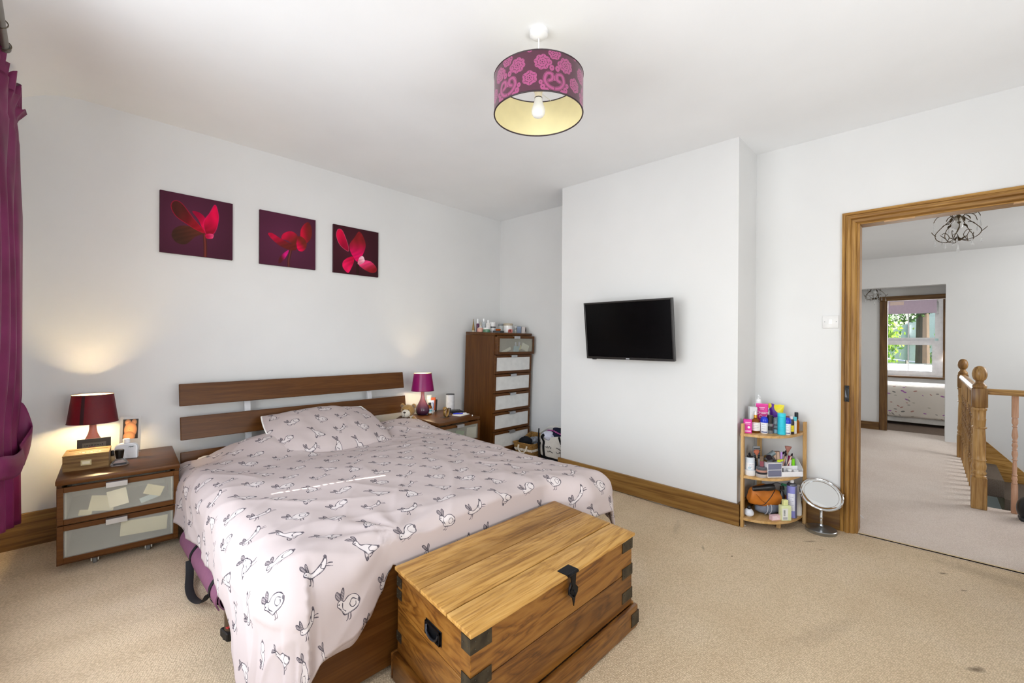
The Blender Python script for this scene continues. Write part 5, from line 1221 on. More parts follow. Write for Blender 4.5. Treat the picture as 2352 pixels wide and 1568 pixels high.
# ------------------------------------------------------------------ under the bed: yoga mat, boot
ym = thing('yoga_mat', 'rolled mauve yoga mat with black carry strap on the floor beside the bed', 'yoga mat', (.560, 2.24, fz(2.6)+.0005), (.026, 0, .0))
def spiral(thick=.0055, r0=.018, r1=.072, n=110):
    pin, pout = [], []
    for k in range(n+1):
        a = k/n*2*PI*4.6; r = r0+(r1-r0)*k/n; pin.append(((r-thick/2)*math.cos(a), .0755+(r-thick/2)*math.sin(a))); pout.append(((r+thick/2)*math.cos(a), .0755+(r+thick/2)*math.sin(a)))
    return pin, pout
a, b_ = spiral(); m = MB(); bm = m.bm
R4 = [[bm.verts.new((p[0], y, p[1])) for p in q] for q, y in ((a, 0), (b_, 0), (b_, .78), (a, .78))]
for i in range(len(a)-1):
    for A, B in zip(R4, R4[1:]+R4[:1]): bm.faces.new((A[i], A[i+1], B[i+1], B[i]))
bm.faces.new([r[0] for r in R4]); bm.faces.new([r[-1] for r in R4][::-1])
m.build('roll', fabric('8A5A72', .9, 600, .05, 0, .2), ym, 50)
for y in (.10, .50):
    m = MB(); m.tube([(.0785*math.cos(k*2*PI/40), y, .0755+.0785*math.sin(k*2*PI/40)) for k in range(40)], .013, 8, True, 1); 
    for v in m.bm.verts:
        d = Vector((v.co.x, 0, v.co.z-.0755)); l = d.length; nl = .0765+(.0015 if l > .0785 else 0); d *= nl/l; v.co.x, v.co.z = d.x, d.z+.0755
    m.build('strap_band', P('141416', .7), ym)
m = MB(); pts = catmull([(-.076, .50, .07), (-.088, .43, .030), (-.106, .34, .012), (-.112, .25, .010), (-.104, .18, .014), (-.090, .13, .03), (-.078, .10, .07)], 6)
m.tube(pts, .017, 8, False, .18); m.build('carry_strap', P('151517', .75), ym)
bt = thing('boot', 'dark brown ankle boot poking out from under the bed', 'boot', (.528, 2.105, fz(2.1)), (0, 0, .12))
m = MB(); m.prism([(-.035, -.034), (.0, -.036), (.10, -.042), (.2, -.035), (.23, 0), (.2, .035), (.10, .042), (0, .036), (-.035, .034), (-.045, 0)], .0, .026, 'z'); m.build('sole', P('1C1814', .6), bt)
MB().box(-.044, .02, -.034, .034, .0, .034, .004).build('heel', P('17130F', .6), bt)
m = MB(); m.grid(lambda u, v: (-.002+.036*math.cos(2*PI*u)+.06*(1-v)**2*max(0, math.cos(2*PI*u)), .033*math.sin(2*PI*u), .026+.115*v), 28, 8, closed_u=True); m.build('upper', P('4A3722', .65), bt)
MB().tube([(-.036, -.012, .05), (-.034, -.024, .05), (-.03, -.030, .06)], .004, 6).build('red_tab', P('A02420', .6), bt)

# ------------------------------------------------------------------ bamboo corner shelf and its contents
sh = thing('corner_shelf', 'three tier bamboo corner shelf unit crowded with toiletries', 'shelf unit', (3.625, .956, 0))
def qshelf(z, a=.398, b=.298, t=.016):
    pts = [(0, 0)]+[(-a*math.cos(k*PI/2/22)**.86, -b*math.sin(k*PI/2/22)**.86) for k in range(23)]
    return MB().prism(pts, z-t, z, 'z')
ZS, ZM, ZB = .632, .350, .066
for z in (ZS, ZM, ZB): qshelf(z).build('shelf', W_bamboo['x'], sh, 30)
MB().box(-.403, -.372, -.022, -.004, .0, .700, .002).build('post', W_bamboo['z'], sh)
MB().box(-.036, -.002, -.312, -.292, .0, .700, .002).build('post', W_bamboo['z'], sh)
MB().box(-.020, -.002, -.032, -.002, .0, .700, .002).build('post', W_bamboo['z'], sh)
MB().box(-.240, -.216, -.205, -.182, .0, .052, .001).build('foot', W_bamboo['z'], sh)
G = 'toiletries on the top shelf of the corner unit'
def on1(name, label, cat, x, y, parts, rot=0): return item(name, label, cat, (x, y, ZS), parts, rot, G)
q = on1('pink_carton', 'bright pink carton at the left end of the top shelf', 'box', 3.285, .928, [('carton', MB().box(-.024, .024, -.016, .016, 0, .092, .001), P('DF2FA0', .45))], -1.15)
MB().box(-.016, .016, -.0166, -.016, .070, .075).box(-.018, .012, -.0166, -.016, .060, .064).box(-.018, .018, -.0166, -.016, .010, .018).build('print', P('F6C6E4', .6), q); cyl(.008, 0, .0006, .0002, 14, (0, 0, 0), T(.006, -.016, .040) @ RX(PI/2)).build('spot', P('F6F0F4', .6), q)
q = on1('dropper_bottle', 'amber oil bottle with white label and gold neck', 'bottle', 3.335, .892, [('body', bot(.028, .100, .25, .35), amber), ('gold_neck', cyl(.011, .100, .120, .001), P('D6A13A', .3, .7)), ('dropper_bulb', L([(0, .12), (.007, .12), (.006, .138), (.004, .146), (0, .147)], 12), P('EFEDEA', .4))]); band(.0284, .016, .072, 2.2, 5.0).build('label', P('EDEBE8', .6), q, 180); scribble('print', .0286, .062, 3.4, .034, q, ink, 4, .011)
def rollon(x, y, lab):
    q = on1('roll_on', lab, 'deodorant', x, y, [('body', L([(0, 0), (.019, 0), (.022, .004), (.0215, .05), (.0225, .074), (0, .074)], 22), P('F0F1F4', .35)), ('cap', L([(0, .074), (.0235, .074), (.0245, .084), (.022, .100), (.014, .112), (0, .115)], 22), P('1438C8', .25))]); band(.0222, .008, .014, 2.6, 4.4).build('stripe', P('26407A', .5), q, 180); scribble('print', .0225, .060, 3.3, .024, q, P('33477A', .6), 3, .014); return q
rollon(3.350, .842, 'white deodorant with domed blue cap left of the black capped bottle'); rollon(3.420, .722, 'white deodorant with domed blue cap right of the turquoise can')
q = on1('hair_spray', 'clear bottle with tall black cap and black label', 'bottle', 3.372, .812, [('body', bot(.0185, .070, .06, .85), clear), ('cap', cyl(.0180, .066, .123, .002), P('1F1714', .35))]); band(.0188, .022, .050, 2.7, 4.3).build('label', P('1B1A1C', .5), q, 180)
q = on1('micellar_bottle', 'pale blue clear bottle between black capped bottle and turquoise can', 'bottle', 3.402, .783, [('body', bot(.0175, .108, .08, .6), clearb)]); band(.0178, .055, .062, 2.6, 4.6).build('stripe', P('23252C', .5), q, 180); band(.0178, .030, .036, 2.6, 4.6).build('stripe', P('23252C', .5), q, 180); cyl(.0165, .003, .028, .001).build('liquid', P('7FC4D8', .3), q)
q = on1('turquoise_can', 'tall turquoise cylinder tin in the middle of the top shelf front', 'can', 3.392, .748, [('body', can(.0242, .118, .002), P('28C4DA', .35)), ('lid', cyl(.0246, .118, .142, .002), P('3AD0E4', .35))]); scribble('print', .0245, .050, 3.4, .026, q, P('1691A8', .5), 3, .012)
q = on1('supplement_bottle', 'black bottle with yellow label and white cap', 'bottle', 3.455, .706, [('body', bot(.0178, .100, .2, .75), P('2B2428', .35)), ('cap', cyl(.011, .100, .119, .001), P('E2D8DC', .4))]); band(.0181, .018, .060, 2.4, 4.8).build('label', P('E8D411', .5), q, 180); scribble('print', .0184, .046, 3.4, .02, q, ink, 2, .012)
on1('lip_balm_stick', 'slim white tube with light turquoise cap', 'tube', 3.490, .694, [('body', can(.0135, .086, .001), P('ECEBE9', .4)), ('cap', cyl(.014, .086, .112, .002), P('5FCFE0', .35))])
on1('oil_bottle', 'orange amber bottle with tall black cap at the right end of the top shelf', 'bottle', 3.538, .692, [('body', bot(.0185, .094, .25, .45), glass('D07A12', .04, .3)), ('cap', cyl(.0115, .092, .138, .002), P('1E2228', .35))])
q = on1('storage_tub', 'milky white square tub with blue base at the back left', 'box', 3.372, .920, [('body', MB().box(-.026, .026, -.024, .024, .036, .170, .004), P('D6D8D8', .4)), ('blue_base', MB().box(-.024, .024, -.022, .022, 0, .036, .002), P('3C6AB0', .4))], .5)
on1('pump_bottle', 'tall white pump bottle highest at the back of the top shelf', 'bottle', 3.478, .912, [('body', bot(.027, .150, .15, .6), P('7E8A88', .35)), ('neck', L([(0, .15), (.024, .15), (.026, .16), (.022, .185), (.020, .186), (.019, .200), (0, .2)], 22), P('E9EBEB', .35)), ('pump', L([(0, .2), (.017, .2), (.015, .215), (.006, .218), (.005, .240), (0, .246)], 16), P('F2F3F3', .35)), ('nozzle', MB().box(-.03, .004, -.004, .004, .226, .234, .001, RZ(.6)), P('F2F3F3', .35))])
q = thing('cream_tube', 'magenta squeeze tube with white script lettering', 'tube', (3.428, .876, ZS), (0, 0, -1.2), G); tube_body(.076, .017, .168, .022).build('body', P('D8208C', .4), q, 60); cyl(.020, 0, .023, .001).build('cap', P('D8208C', .35), q); MB().box(-.038, .038, -.0016, .0016, .182, .190).build('crimp', P('E04AA4', .4), q)
for t_, zz, yy in (('Dream', .128, -.0100), ('Curl', .101, -.0122)): text_mesh('lettering', t_, .027, P('F8E8F2', .6), q, T(0, yy, zz) @ RX(PI/2-.07), .0006, shear=.3)
MB().box(-.018, .016, -.0062, -.0045, .160, .165).box(-.012, .010, -.0072, -.0050, .150, .154).build('print', P('F3B8DC', .6), q)
q = thing('wipes_pouch', 'yellow and purple plastic pouch at the back of the top shelf', 'pouch', (3.545, .826, ZS), (.0, .06, -1.25), G)
m = MB(); m.grid(lambda u, v: ((u-.5)*(.098-.012*math.sin(v*PI)), -.016*math.sin(PI*u)**.7*math.sin(PI*min(1, v*1.05))**.6, .002+.178*v+.010*vnoise(u*3, v*3)), 20, 20); m.grid(lambda u, v: ((u-.5)*(.098-.012*math.sin(v*PI)), .012*math.sin(PI*u)*math.sin(PI*v), .002+.178*v+.010*vnoise(u*3, v*3)), 20, 20)
pz = NT('pouch_print'); pz.set(.35); tc = pz.coords(); sp = pz.n('VectorMath', operation='DISTANCE'); sp.inputs[1].default_value = (.032, -.012, .165); pz.l(tc, 'Vector', sp, 0)
s2_ = pz.n('VectorMath', operation='DISTANCE'); s2_.inputs[1].default_value = (-.052, -.01, .168); pz.l(tc, 'Vector', s2_, 0); mn = pz.n('Math', operation='MINIMUM'); a_ = pz.n('Math', operation='MULTIPLY'); a_.inputs[1].default_value = 1.9; pz.l(s2_, 'Value', a_, 0); pz.l(sp, 'Value', mn, 0); pz.l(a_, 0, mn, 1)
rp = pz.ramp([(.0, srgb('E9D914')), (.046, srgb('5A1E98'))]); rp.color_ramp.interpolation = 'CONSTANT'; pz.l(mn, 0, rp, 'Fac')
sx = pz.n('SeparateXYZ'); pz.l(tc, 'Vector', sx, 0); gt = pz.n('Math', operation='LESS_THAN'); gt.inputs[1].default_value = .090; pz.l(sx, 'Z', gt, 0); mx = pz.n('Mix', data_type='RGBA'); mx.inputs['B'].default_value = srgb('1D1A20'); pz.l(gt, 0, mx, 'Factor'); pz.l(rp, 'Color', mx, 'A'); pz.l(mx, 'Result', pz.p, 'Base Color')
m.build('pouch_film', pz.m, q, 180); MB().box(-.045, .045, -.020, -.0185, .078, .082).box(-.03, .04, -.0205, -.019, .062, .066).build('yellow_print', P('E3D21A', .5), q)
on1('body_mist', 'slim clear bottle between magenta tube and pouch', 'bottle', 3.458, .846, [('body', bot(.0125, .150, .1, .6), clear), ('cap', cyl(.008, .150, .160, .001), P('DADCDE', .3))])
on1('lidded_jar', 'maroon lidded jar behind the yellow labelled bottle', 'jar', 3.562, .735, [('body', can(.024, .080, .002), P('5B2A3A', .35)), ('lid', cyl(.026, .080, .102, .003), P('8E2F50', .35))])

# --- middle shelf
G = 'make-up and tools on the middle shelf'
def on2(name, label, cat, x, y, parts, rot=0, z=ZM): return item(name, label, cat, (x, y, z), parts, rot, G)
q = on2('shaker_bottle', 'pale blue white bottle with black loop lid standing in a white cup', 'bottle', 3.288, .912, [('cup', L([(0, 0), (.034, 0), (.036, .004), (.036, .034), (.033, .036), (.033, .005), (0, .004)], 26), P('F0EFEE', .4)), ('body', cyl(.029, .006, .118, .006, 26), P('DCE4EC', .35)), ('lid', cyl(.020, .118, .126, .002), black_p)])
MB().tube([(.016*math.cos(a), .004, .126+.018*math.sin(a)) for a in [k*PI/10 for k in range(11)]], .0045, 8).build('loop', black_p, q); band(.0293, .042, .085, 2.3, 4.9).build('label', P('F1F3F6', .5), q, 180); scribble('print', .0296, .074, 3.7, .026, q, P('8A6A9A', .6), 3, .010); MB().tube([Vector((.0298*math.cos(3.35+a2[0]), .0298*math.sin(3.35+a2[0]), .052+a2[1])) for a2 in [(.2*math.cos(k*PI/6), .006*math.sin(k*PI/6)) for k in range(12)]], .0012, 5, True).build('ring_print', P('4FB6CC', .5), q)
on2('hand_cream', 'narrow bright blue tube beside the pale bottle', 'tube', 3.345, .905, [('body', MB().box(-.010, .010, -.008, .008, 0, .088, .003), P('1668B4', .4)), ('tip', MB().ball((.004, -.009, .086), .004, 8, 6), white_p)], -1.2)
q = on2('hair_brush', 'grey paddle brush with dark bristles standing against the corner post', 'brush', 3.405, .905, [('handle', MB().box(-.010, .010, -.006, .006, 0, .07, .003), P('6E7072', .4)), ('head', MB().box(-.024, .024, -.008, .006, .06, .176, .006, None, 2), P('8E9092', .4))], -1.0)
m = MB()
for k in range(8):
    m.box(-.020, .020, -.022, -.008, .075+k*.012, .078+k*.012)
m.build('bristle_rows', P('34363A', .5), q)
q = on2('powder_compact', 'stacked clear powder jars with black rims', 'compact', 3.292, .842, [('lower_jar', L([(0, 0), (.033, 0), (.034, .004), (.034, .022), (0, .022)], 26), glass('EADFD8', .05, .55)), ('rim', cyl(.0345, .022, .034, .001, 26), P('2A2A30', .3)), ('powder', cyl(.032, .034, .048, .001, 26), P('B98878', .6)), ('upper_rim', cyl(.0335, .048, .060, .002, 26), P('55585E', .3)), ('lid', cyl(.031, .060, .066, .002, 26), P('6A6C72', .25))])
q = thing('lip_gloss', 'lip gloss with gold cap and brown pink body standing on the stacked jars', 'lip gloss', (3.300, .842, ZM+.0665), 0, G); MB().box(-.011, .011, -.011, .011, 0, .036, .003).build('body', P('93505A', .25), q); MB().box(-.011, .011, -.011, .011, .036, .070, .002).build('cap', P('B9A48C', .2, .8), q)
og = thing('make_up_organiser', 'white plastic organiser with two smoky drawers and an open tray', 'organiser', (3.296, .806, ZM), (0, 0, math.atan2(-.165, .19)), G); og.scale = (1.17, 1, 1)
wp = P('F0EFF2', .3)
MB().box(0, .088, .0, .003, .090, .098).box(0, .003, 0, .105, 0, .098).box(.085, .088, 0, .105, 0, .098).box(.003, .085, .0, .105, 0, .004).box(.003, .085, .0, .105, .0475, .0505).box(.003, .085, .102, .105, 0, .098).box(0, .088, 0, .02, .094, .098).build('drawer_case', wp, og, 0)
smoke = glass('B9BCD8', .05, .35)
for z in (.005, .051):
    d = MB().box(.004, .084, .001, .003, z, z+.041).build('drawer', smoke, og, 0); MB().box(.012, .05, .012, .03, z+.002, z+.016, .003).box(.052, .078, .012, .03, z+.002, z+.012, .003).build('drawer_contents', P('2E2A34', .5), d)
MB().box(.088, .215, .0, .003, 0, .034).box(.088, .215, 0, .105, 0, .003).box(.088, .215, .050, .052, .003, .06).box(.088, .215, .102, .105, 0, .075).build('tray', wp, og, 0)
m = MB(); m.prism([(0, 0), (.105, 0), (.105, .118), (.05, .106), (.0, .05)], .213, .216, 'x'); m.build('end_panel', glass('F2F2F4', .03, .5), og, 0)
def inorg(name, label, cat, x, y, z, parts, rot=(0, 0, 0)):
    base = Vector((3.296, .806, ZM)); e1 = Vector((.755, -.656, 0))*1.17; e2 = Vector((.656, .755, 0)); p = base+e1*x+e2*y+Vector((0, 0, z))
    r = item(name, label, cat, p, parts, 0, G); r.rotation_euler = (Matrix.Rotation(math.atan2(-.165, .19), 3, 'Z') @ Euler(rot).to_matrix()).to_euler(); return r
def mbrush(hc, head, handle, L_, R_, fan=1.3):
    return [('handle', MB().tube([(0, 0, 0), (0, 0, L_*.5), (0, 0, L_)], [.003, .0042, .0045], 8), handle), ('ferrule', cyl(.0055, L_, L_+.022, .001, 12), P('BFA58C', .3, .8)), ('bristles', L([(0, L_+.02), (.0055, L_+.02), (R_, L_+.02+R_*fan), (R_*.92, L_+.02+R_*fan*1.35), (R_*.5, L_+.02+R_*fan*1.6), (0, L_+.02+R_*fan*1.66)] if fan < 1.5 else [(0, L_+.02), (.006, L_+.02), (R_*.7, L_+.02+R_), (R_, L_+.02+R_*1.65), (R_*.96, L_+.02+R_*1.78), (0, L_+.02+R_*1.9)], 16, sy=.6), head)]
inorg('make_up_brush', 'coral headed blusher brush, leftmost of the brushes', 'brush', -.022, .060, .03, mbrush('', fabric('B76A52', .95), P('5B4A3A', .4), .085, .021, 1.1), (0, -.10, 0))
inorg('make_up_brush', 'olive gold tipped kabuki brush lying over the organiser', 'brush', .075, .062, .150, [('handle', MB().tube([(0, 0, 0), (0, 0, .055)], .017, 14), P('7E8C92', .3, .3)), ('bristles', L([(0, .055), (.017, .055), (.021, .08), (.016, .094), (0, .098)], 16), fabric('6A4E22', .95))], (0, -2.15, 0))
inorg('make_up_brush', 'near black domed powder brush on the organiser top', 'brush', .066, .030, .104, [('handle', MB().tube([(0, 0, 0), (0, 0, .04)], .007, 10), P('3A3036', .4)), ('bristles', L([(0, .04), (.008, .04), (.019, .062), (.013, .076), (0, .079)], 16), fabric('2A2026', .95))], (.2, -1.15, 0))
inorg('mascara_case', 'oval smoky grey case lying on the organiser top', 'case', .036, .040, .0985, [('shell', MB().ball((0, 0, .016), .030, 18, 10, None, (1.25, .7, .5)), P('6E6F72', .25)), ('seam', band(.0306, .0155, .0165, 0, 2*PI, 1.25, .7), P('3A3A3E', .3), 180)])
inorg('eyeshadow_palette', 'beige eyeshadow palette standing behind the brushes', 'palette', .098, .072, .065, [('case', MB().box(-.026, .026, -.005, .005, 0, .090, .002), P('6C5448', .4)), ('pan', MB().box(-.021, -.002, -.0056, -.005, .03, .084).box(.002, .021, -.0056, -.005, .03, .084), P('D9B9A2', .6))], (-.1, 0, 0))
inorg('highlighter_wand', 'lilac pen leaning in the organiser', 'pen', .120, .070, .060, [('barrel', MB().tube([(0, 0, 0), (0, 0, .085), (0, 0, .09)], [.0065, .0065, .004], 12), P('C08FE0', .35))], (0, .10, 0))
inorg('neon_tube', 'lime yellow tube lying across the organiser edge', 'tube', .088, .020, .0995, [('body', MB().box(-.024, .024, -.010, .010, 0, .012, .004, None, 2), P('D8F01A', .4)), ('cap', MB().box(.024, .034, -.007, .007, .001, .011, .002), P('B6D010', .4))], (0, -.05, .45))
for k, (x, y, lean, hc, ln, lab) in enumerate(((.128, .060, .25, 'D8A78C', .080, 'rose gold handled brush leaning right in the organiser'), (.138, .066, .12, '4A3A40', .095, 'dark handled eyeliner brush upright in the organiser'), (.150, .058, .42, 'E2C2A8', .085, 'pale handled brush leaning far right'), (.120, .082, .32, 'C9B0B8', .090, 'pinkish silver brush behind the rose gold one'))):
    inorg('make_up_brush', lab, 'brush', x, y, .045, [('handle', MB().tube([(0, 0, 0), (0, 0, ln)], [.0032, .0042], 8), P(hc, .3, .3)), ('bristles', L([(0, ln), (.004, ln), (.006, ln+.012), (.002, ln+.022), (0, ln+.023)], 10), fabric('2B2024', .95))], (0, lean, 0))
inorg('make_up_brush', 'big fan shaped dusky pink brush standing tallest in the organiser', 'brush', .158, .075, .050, mbrush('', fabric('A9746A', .95), P('D9D4D6', .3), .075, .024, 1.7), (0, .12, 0))
inorg('lipstick_case', 'tall maroon lipstick tube with white label', 'lipstick', .172, .066, .040, [('body', MB().box(-.011, .011, -.009, .009, 0, .085, .003), P('7A1648', .3)), ('label', MB().box(-.007, .007, -.0096, -.009, .020, .060), P('E9DDE4', .5))], (0, .06, 0))
inorg('glue_stick', 'lime green capped magenta stick near the right end of the organiser', 'tube', .196, .066, .020, [('body', can(.0105, .034, .001), P('C2388A', .4)), ('cap', cyl(.0115, .034, .085, .002), P('7ED81A', .35))])
inorg('nail_polish', 'small black nail polish bottle in the organiser tray', 'bottle', .104, .024, .0035, [('body', bot(.010, .026, .3, .5), P('1F1D22', .2)), ('cap', cyl(.006, .026, .050, .001), P('26242A', .3))])
inorg('cream_pot', 'white tipped clear pot in the organiser tray', 'jar', .150, .026, .0035, [('body', can(.014, .030, .002), glass('F0F0F0', .05, .55)), ('lid', cyl(.0145, .030, .044, .002), P('EDEDED', .35))])
inorg('cotton_pot', 'low white pot at the right of the organiser tray', 'jar', .188, .026, .0035, [('body', can(.016, .026, .002), P('E9E9EC', .4)), ('lid', cyl(.0165, .026, .034, .002), P('F4F4F4', .35))])
# --- bottom shelf
G = 'things on the bottom shelf'
def on3(name, label, cat, x, y, parts, rot=0): return item(name, label, cat, (x, y, ZB), parts, rot, G)
m = lump((0, 0, 0), (.095, .052, .046), 3, .10)
for v in m.bm.verts: v.co.z = max(v.co.z, -.046)+.046
q = thing('wash_bag', 'grey zip pouch with pale stripes under the orange bag', 'pouch', (3.430, .835, ZB), (0, 0, -.62), G); m.build('pouch_body', fabric('7C8290', .85, 500, .1), q, 180)
for x in (-.05, -.025):
    m = MB(); m.tube([(x+.012*k/8, -(.056*math.cos(-.9+2.0*k/8)*math.sqrt(1-((x+.012*k/8)/.098)**2)+.001), .047+.047*math.sin(-.9+2.0*k/8)) for k in range(9)], .0052, 6, False, .5); m.build('stripe', P('B9BEC8', .7), q)
q = thing('cosmetics_bag', 'orange leather cosmetics bag slumped on the grey pouch', 'bag', (3.425, .842, .180), (0, .16, -.66), G)
m = lump((0, 0, 0), (.172, .055, .078), 8, .14, 40)
for v in m.bm.verts:
    c = v.co
    if abs(c.x) > .09: c.y *= max(.3, 1-.5*(abs(c.x)-.09)/.08)
    k_ = 1-.38*max(0, min(1, (c.x+.02)/.17)); c.z = max(c.z, -.058)*k_
    c.x = max(-.135, min(.165, c.x))
m.build('bag_body', P('C8741E', .5, 0, .1), q, 180)
MB().tube([(-.12, -.048, .02), (-.085, -.060, -.012), (-.045, -.058, -.03)], .0018, 5).build('seam', P('8C4812', .6), q)
q = thing('hair_dryer', 'black hair dryer lying on the orange bag', 'hair dryer', (3.318, .840, .268), (0, 0, -.95), G); q.scale = (.82, .82, .82)
L([(0, -.075), (.018, -.075), (.020, -.06), (.022, .0), (.027, .03), (.028, .07), (.020, .09), (0, .092)], 20, mat=RY(PI/2-.15)).build('barrel', P('17171A', .35), q)
cyl(.0165, -.079, -.072, .001, 18, (0, 0, 0), RY(PI/2-.15)).build('nozzle_ring', P('5A5C60', .3, .8), q)
MB().tube([(.04, 0, -.01), (.06, .045, -.005), (.075, .08, .0)], [.013, .012, .012], 12).build('handle', P('1A1A1D', .4), q)
MB().tube(catmull([(.075, .08, 0), (.11, .05, -.02), (.06, -.045, -.03), (.02, -.058, -.08), (-.02, -.060, -.12), (-.07, -.045, -.125)], 8), .0028, 7).build('power_cord', P('141416', .5), q)
MB().tube(catmull([(.075, .08, 0), (.13, .06, .03), (.165, .03, .02), (.16, .0, -.01), (.13, .02, -.015)], 8), .0028, 7).build('cord_loop', P('141416', .5), q)
q = on3('soap_ball', 'white round pot with black knob in the left corner of the bottom shelf', 'pot', 3.292, .918, [('body', L([(0, 0), (.018, 0), (.030, .012), (.031, .026), (.022, .044), (.012, .05), (0, .051)], 22), P('E6EAF2', .4)), ('knob', MB().ball((-.008, -.004, .060), .013, 14, 10), black_p)])
q = thing('mint_pack', 'mint green packet behind the orange bag', 'packet', (3.498, .790, ZB), (0, .25, -.75), G); MB().box(-.024, .024, -.008, .008, 0, .205, .002).build('carton', P('4FB98A', .5), q); MB().box(-.008, .020, -.0086, -.008, .13, .19).build('label', P('CFE8E4', .6), q)
on3('black_bottle', 'black bottle between the green packet and the lilac aerosol', 'bottle', 3.470, .762, [('body', bot(.019, .165, .25, .5), P('17161A', .3)), ('cap', cyl(.010, .165, .195, .001), P('1F1E22', .35))])
q = on3('aerosol_can', 'tall lilac aerosol can with grey rim and white nozzle', 'can', 3.476, .704, [('body', cyl(.0295, 0, .215, .003, 26), P('8F92D8', .3)), ('shoulder', L([(0, .215), (.030, .215), (.030, .222), (.022, .232), (0, .234)], 26), P('5E6068', .3, .6)), ('nozzle', L([(0, .234), (.013, .234), (.013, .245), (.008, .253), (0, .254)], 16), P('F2F2F4', .35))]); band(.0299, .050, .165, 2.5, 4.0).build('label', P('E6E8F4', .5), q, 180); band(.0299, .0, .212, 4.05, 5.6).build('grey_side', P('6A6C84', .35), q, 180); scribble('print', .0302, .140, 3.2, .03, q, P('6A6CA8', .6), 6, .013)
q = thing('shampoo_bottle', 'pale yellow square bottle with yellow cap and barcode at the shelf front', 'bottle', (3.385, .724, ZB), (0, 0, -.75), G); MB().box(-.034, .034, -.019, .019, 0, .100, .006, None, 2).build('body', P('E4EBB8', .4), q); MB().box(-.016, .016, -.013, .013, .100, .136, .003).build('cap', P('E6E9A6', .35), q)
MB().box(-.030, .008, -.0195, -.019, .006, .082).build('label', P('F1F1EC', .6), q)
m = MB(); rg = random.Random(6); zz = .034
while zz < .072: t_ = rg.uniform(.0006, .002); m.box(-.022, -.010, -.0199, -.0195, zz, zz+t_); zz += t_+rg.uniform(.0007, .0018)
m.build('barcode', P('3A3A44', .6), q); m = MB()
for k in range(3): m.box(-.026, .004, -.0199, -.0195, .010+k*.006, .013+k*.006)
m.build('print', P('8A8A90', .6), q)
q = on3('lotion_bottle', 'curved white bottle with brown emblem at the right end of the bottom shelf', 'bottle', 3.548, .684, [('body', L([(0, 0), (.024, 0), (.027, .006), (.027, .05), (.022, .10), (.0165, .135), (.016, .16), (0, .16)], 24, sy=.8), P('EFEDEA', .35)), ('cap', cyl(.0165, .160, .205, .002, 20), P('F4F3F1', .35))], -.9)
m = MB(); m.tube([(-.0265+.003*abs(math.sin(a)), .006*math.cos(a)-.002, .055+.012*math.sin(a)) for a in [PI*.1+k*PI*1.5/12 for k in range(13)]], .0028, 6); m.box(-.0285, -.026, -.008, .006, .026, .040); m.build('emblem', P('6A2E1E', .5), q)
q = thing('soap_box', 'small pale pink soap carton at the front edge of the bottom shelf', 'box', (3.345, .772, ZB), (0, 0, -.62), G); MB().box(-.034, .034, -.014, .014, 0, .032, .001).build('carton', P('EBC9D2', .5), q); m = MB()
for k in range(3): m.box(-.026, .018-k*.008, -.0146, -.014, .008+k*.007, .011+k*.007)
m.build('print', P('F7ECF0', .6), q)
q = thing('cosmetic_case', 'flat black case sticking out over the bottom shelf edge', 'case', (3.400, .770, ZB), (0, 0, .86), G); MB().box(-.050, .036, -.012, .012, 0, .010, .003).build('case', P('1B1A1D', .45), q)
rg_ = MB(); rg_.tube([(3.262+.010*math.cos(a), .938+.010*math.sin(a), .004) for a in [k*2*PI/18 for k in range(18)]], .0022, 6, True)
tag(rg_.build('curtain_ring', P('E6E4E0', .4), None), 'small white plastic ring on the carpet at the foot of the shelf unit', 'ring')
# --- mirror
mi = thing('make_up_mirror', 'round chrome pedestal mirror on the floor by the door frame', 'mirror', (3.525, .545, .0))
brush = plain('A9ACAE', .28, 1)
L([(0, 0), (.086, 0), (.088, .003), (.088, .020), (.085, .023), (.030, .030), (.014, .040), (.010, .05), (0, .05)], 40).build('base', brush, mi)
L([(0, .05), (.0085, .05), (.0085, .085), (.0105, .09), (.0105, .096), (.0085, .10), (.0085, .215), (0, .215)], 16).build('stem', chrome, mi)
nrm = Vector((-.58, -.284, .757)).normalized(); qd = nrm.to_track_quat('Z', 'Y').to_matrix().to_4x4(); mm = T(-.004, 0, .248) @ qd
hd_ = MB(); hd_.tube([mm @ Vector((.116*math.cos(k*2*PI/48), .116*math.sin(k*2*PI/48), 0)) for k in range(48)], .0075, 10, True); hd_.build('rim', chrome, mi)
L([(0, -.012), (.09, -.010), (.110, -.004), (.1135, .0), (0, .0)], 40, mat=mm).build('mirror_back', brush, mi)
mir = L([(0, .0005), (.095, .0008), (.111, .0022), (.112, .0005), (.0, .0)], 48, mat=mm).build('mirror_glass', plain('F2F4F5', .02, 1, 0), mi)
m = MB(); m.tube([mm @ Vector((.097*math.cos(k*2*PI/48), .097*math.sin(k*2*PI/48), .0022)) for k in range(48)], .0012, 6, True); m.build('bevel_ring', chrome, mi)
for a in (PI*.02, PI*1.02): MB().ball(tuple(mm @ Vector((.124*math.cos(a), .124*math.sin(a), 0))), .006, 10, 8).build('pivot', chrome, mi)
# --- door wedge behind the jamb
dw = thing('door_stop', 'small black and white door stop behind the left door jamb', 'door stop', (3.93, .430, .0085)); m = MB(); m.prism([(0, 0), (.075, 0), (.075, .012), (.05, .036), (0, .040)], -.02, .02, 'x', RZ(-1.4)); m.build('wedge', black_p, dw); MB().tube([(-.001, -.015, .036), (.012, -.045, .032), (.010, -.068, .012)], .0025, 6).build('white_edge', white_p, dw)
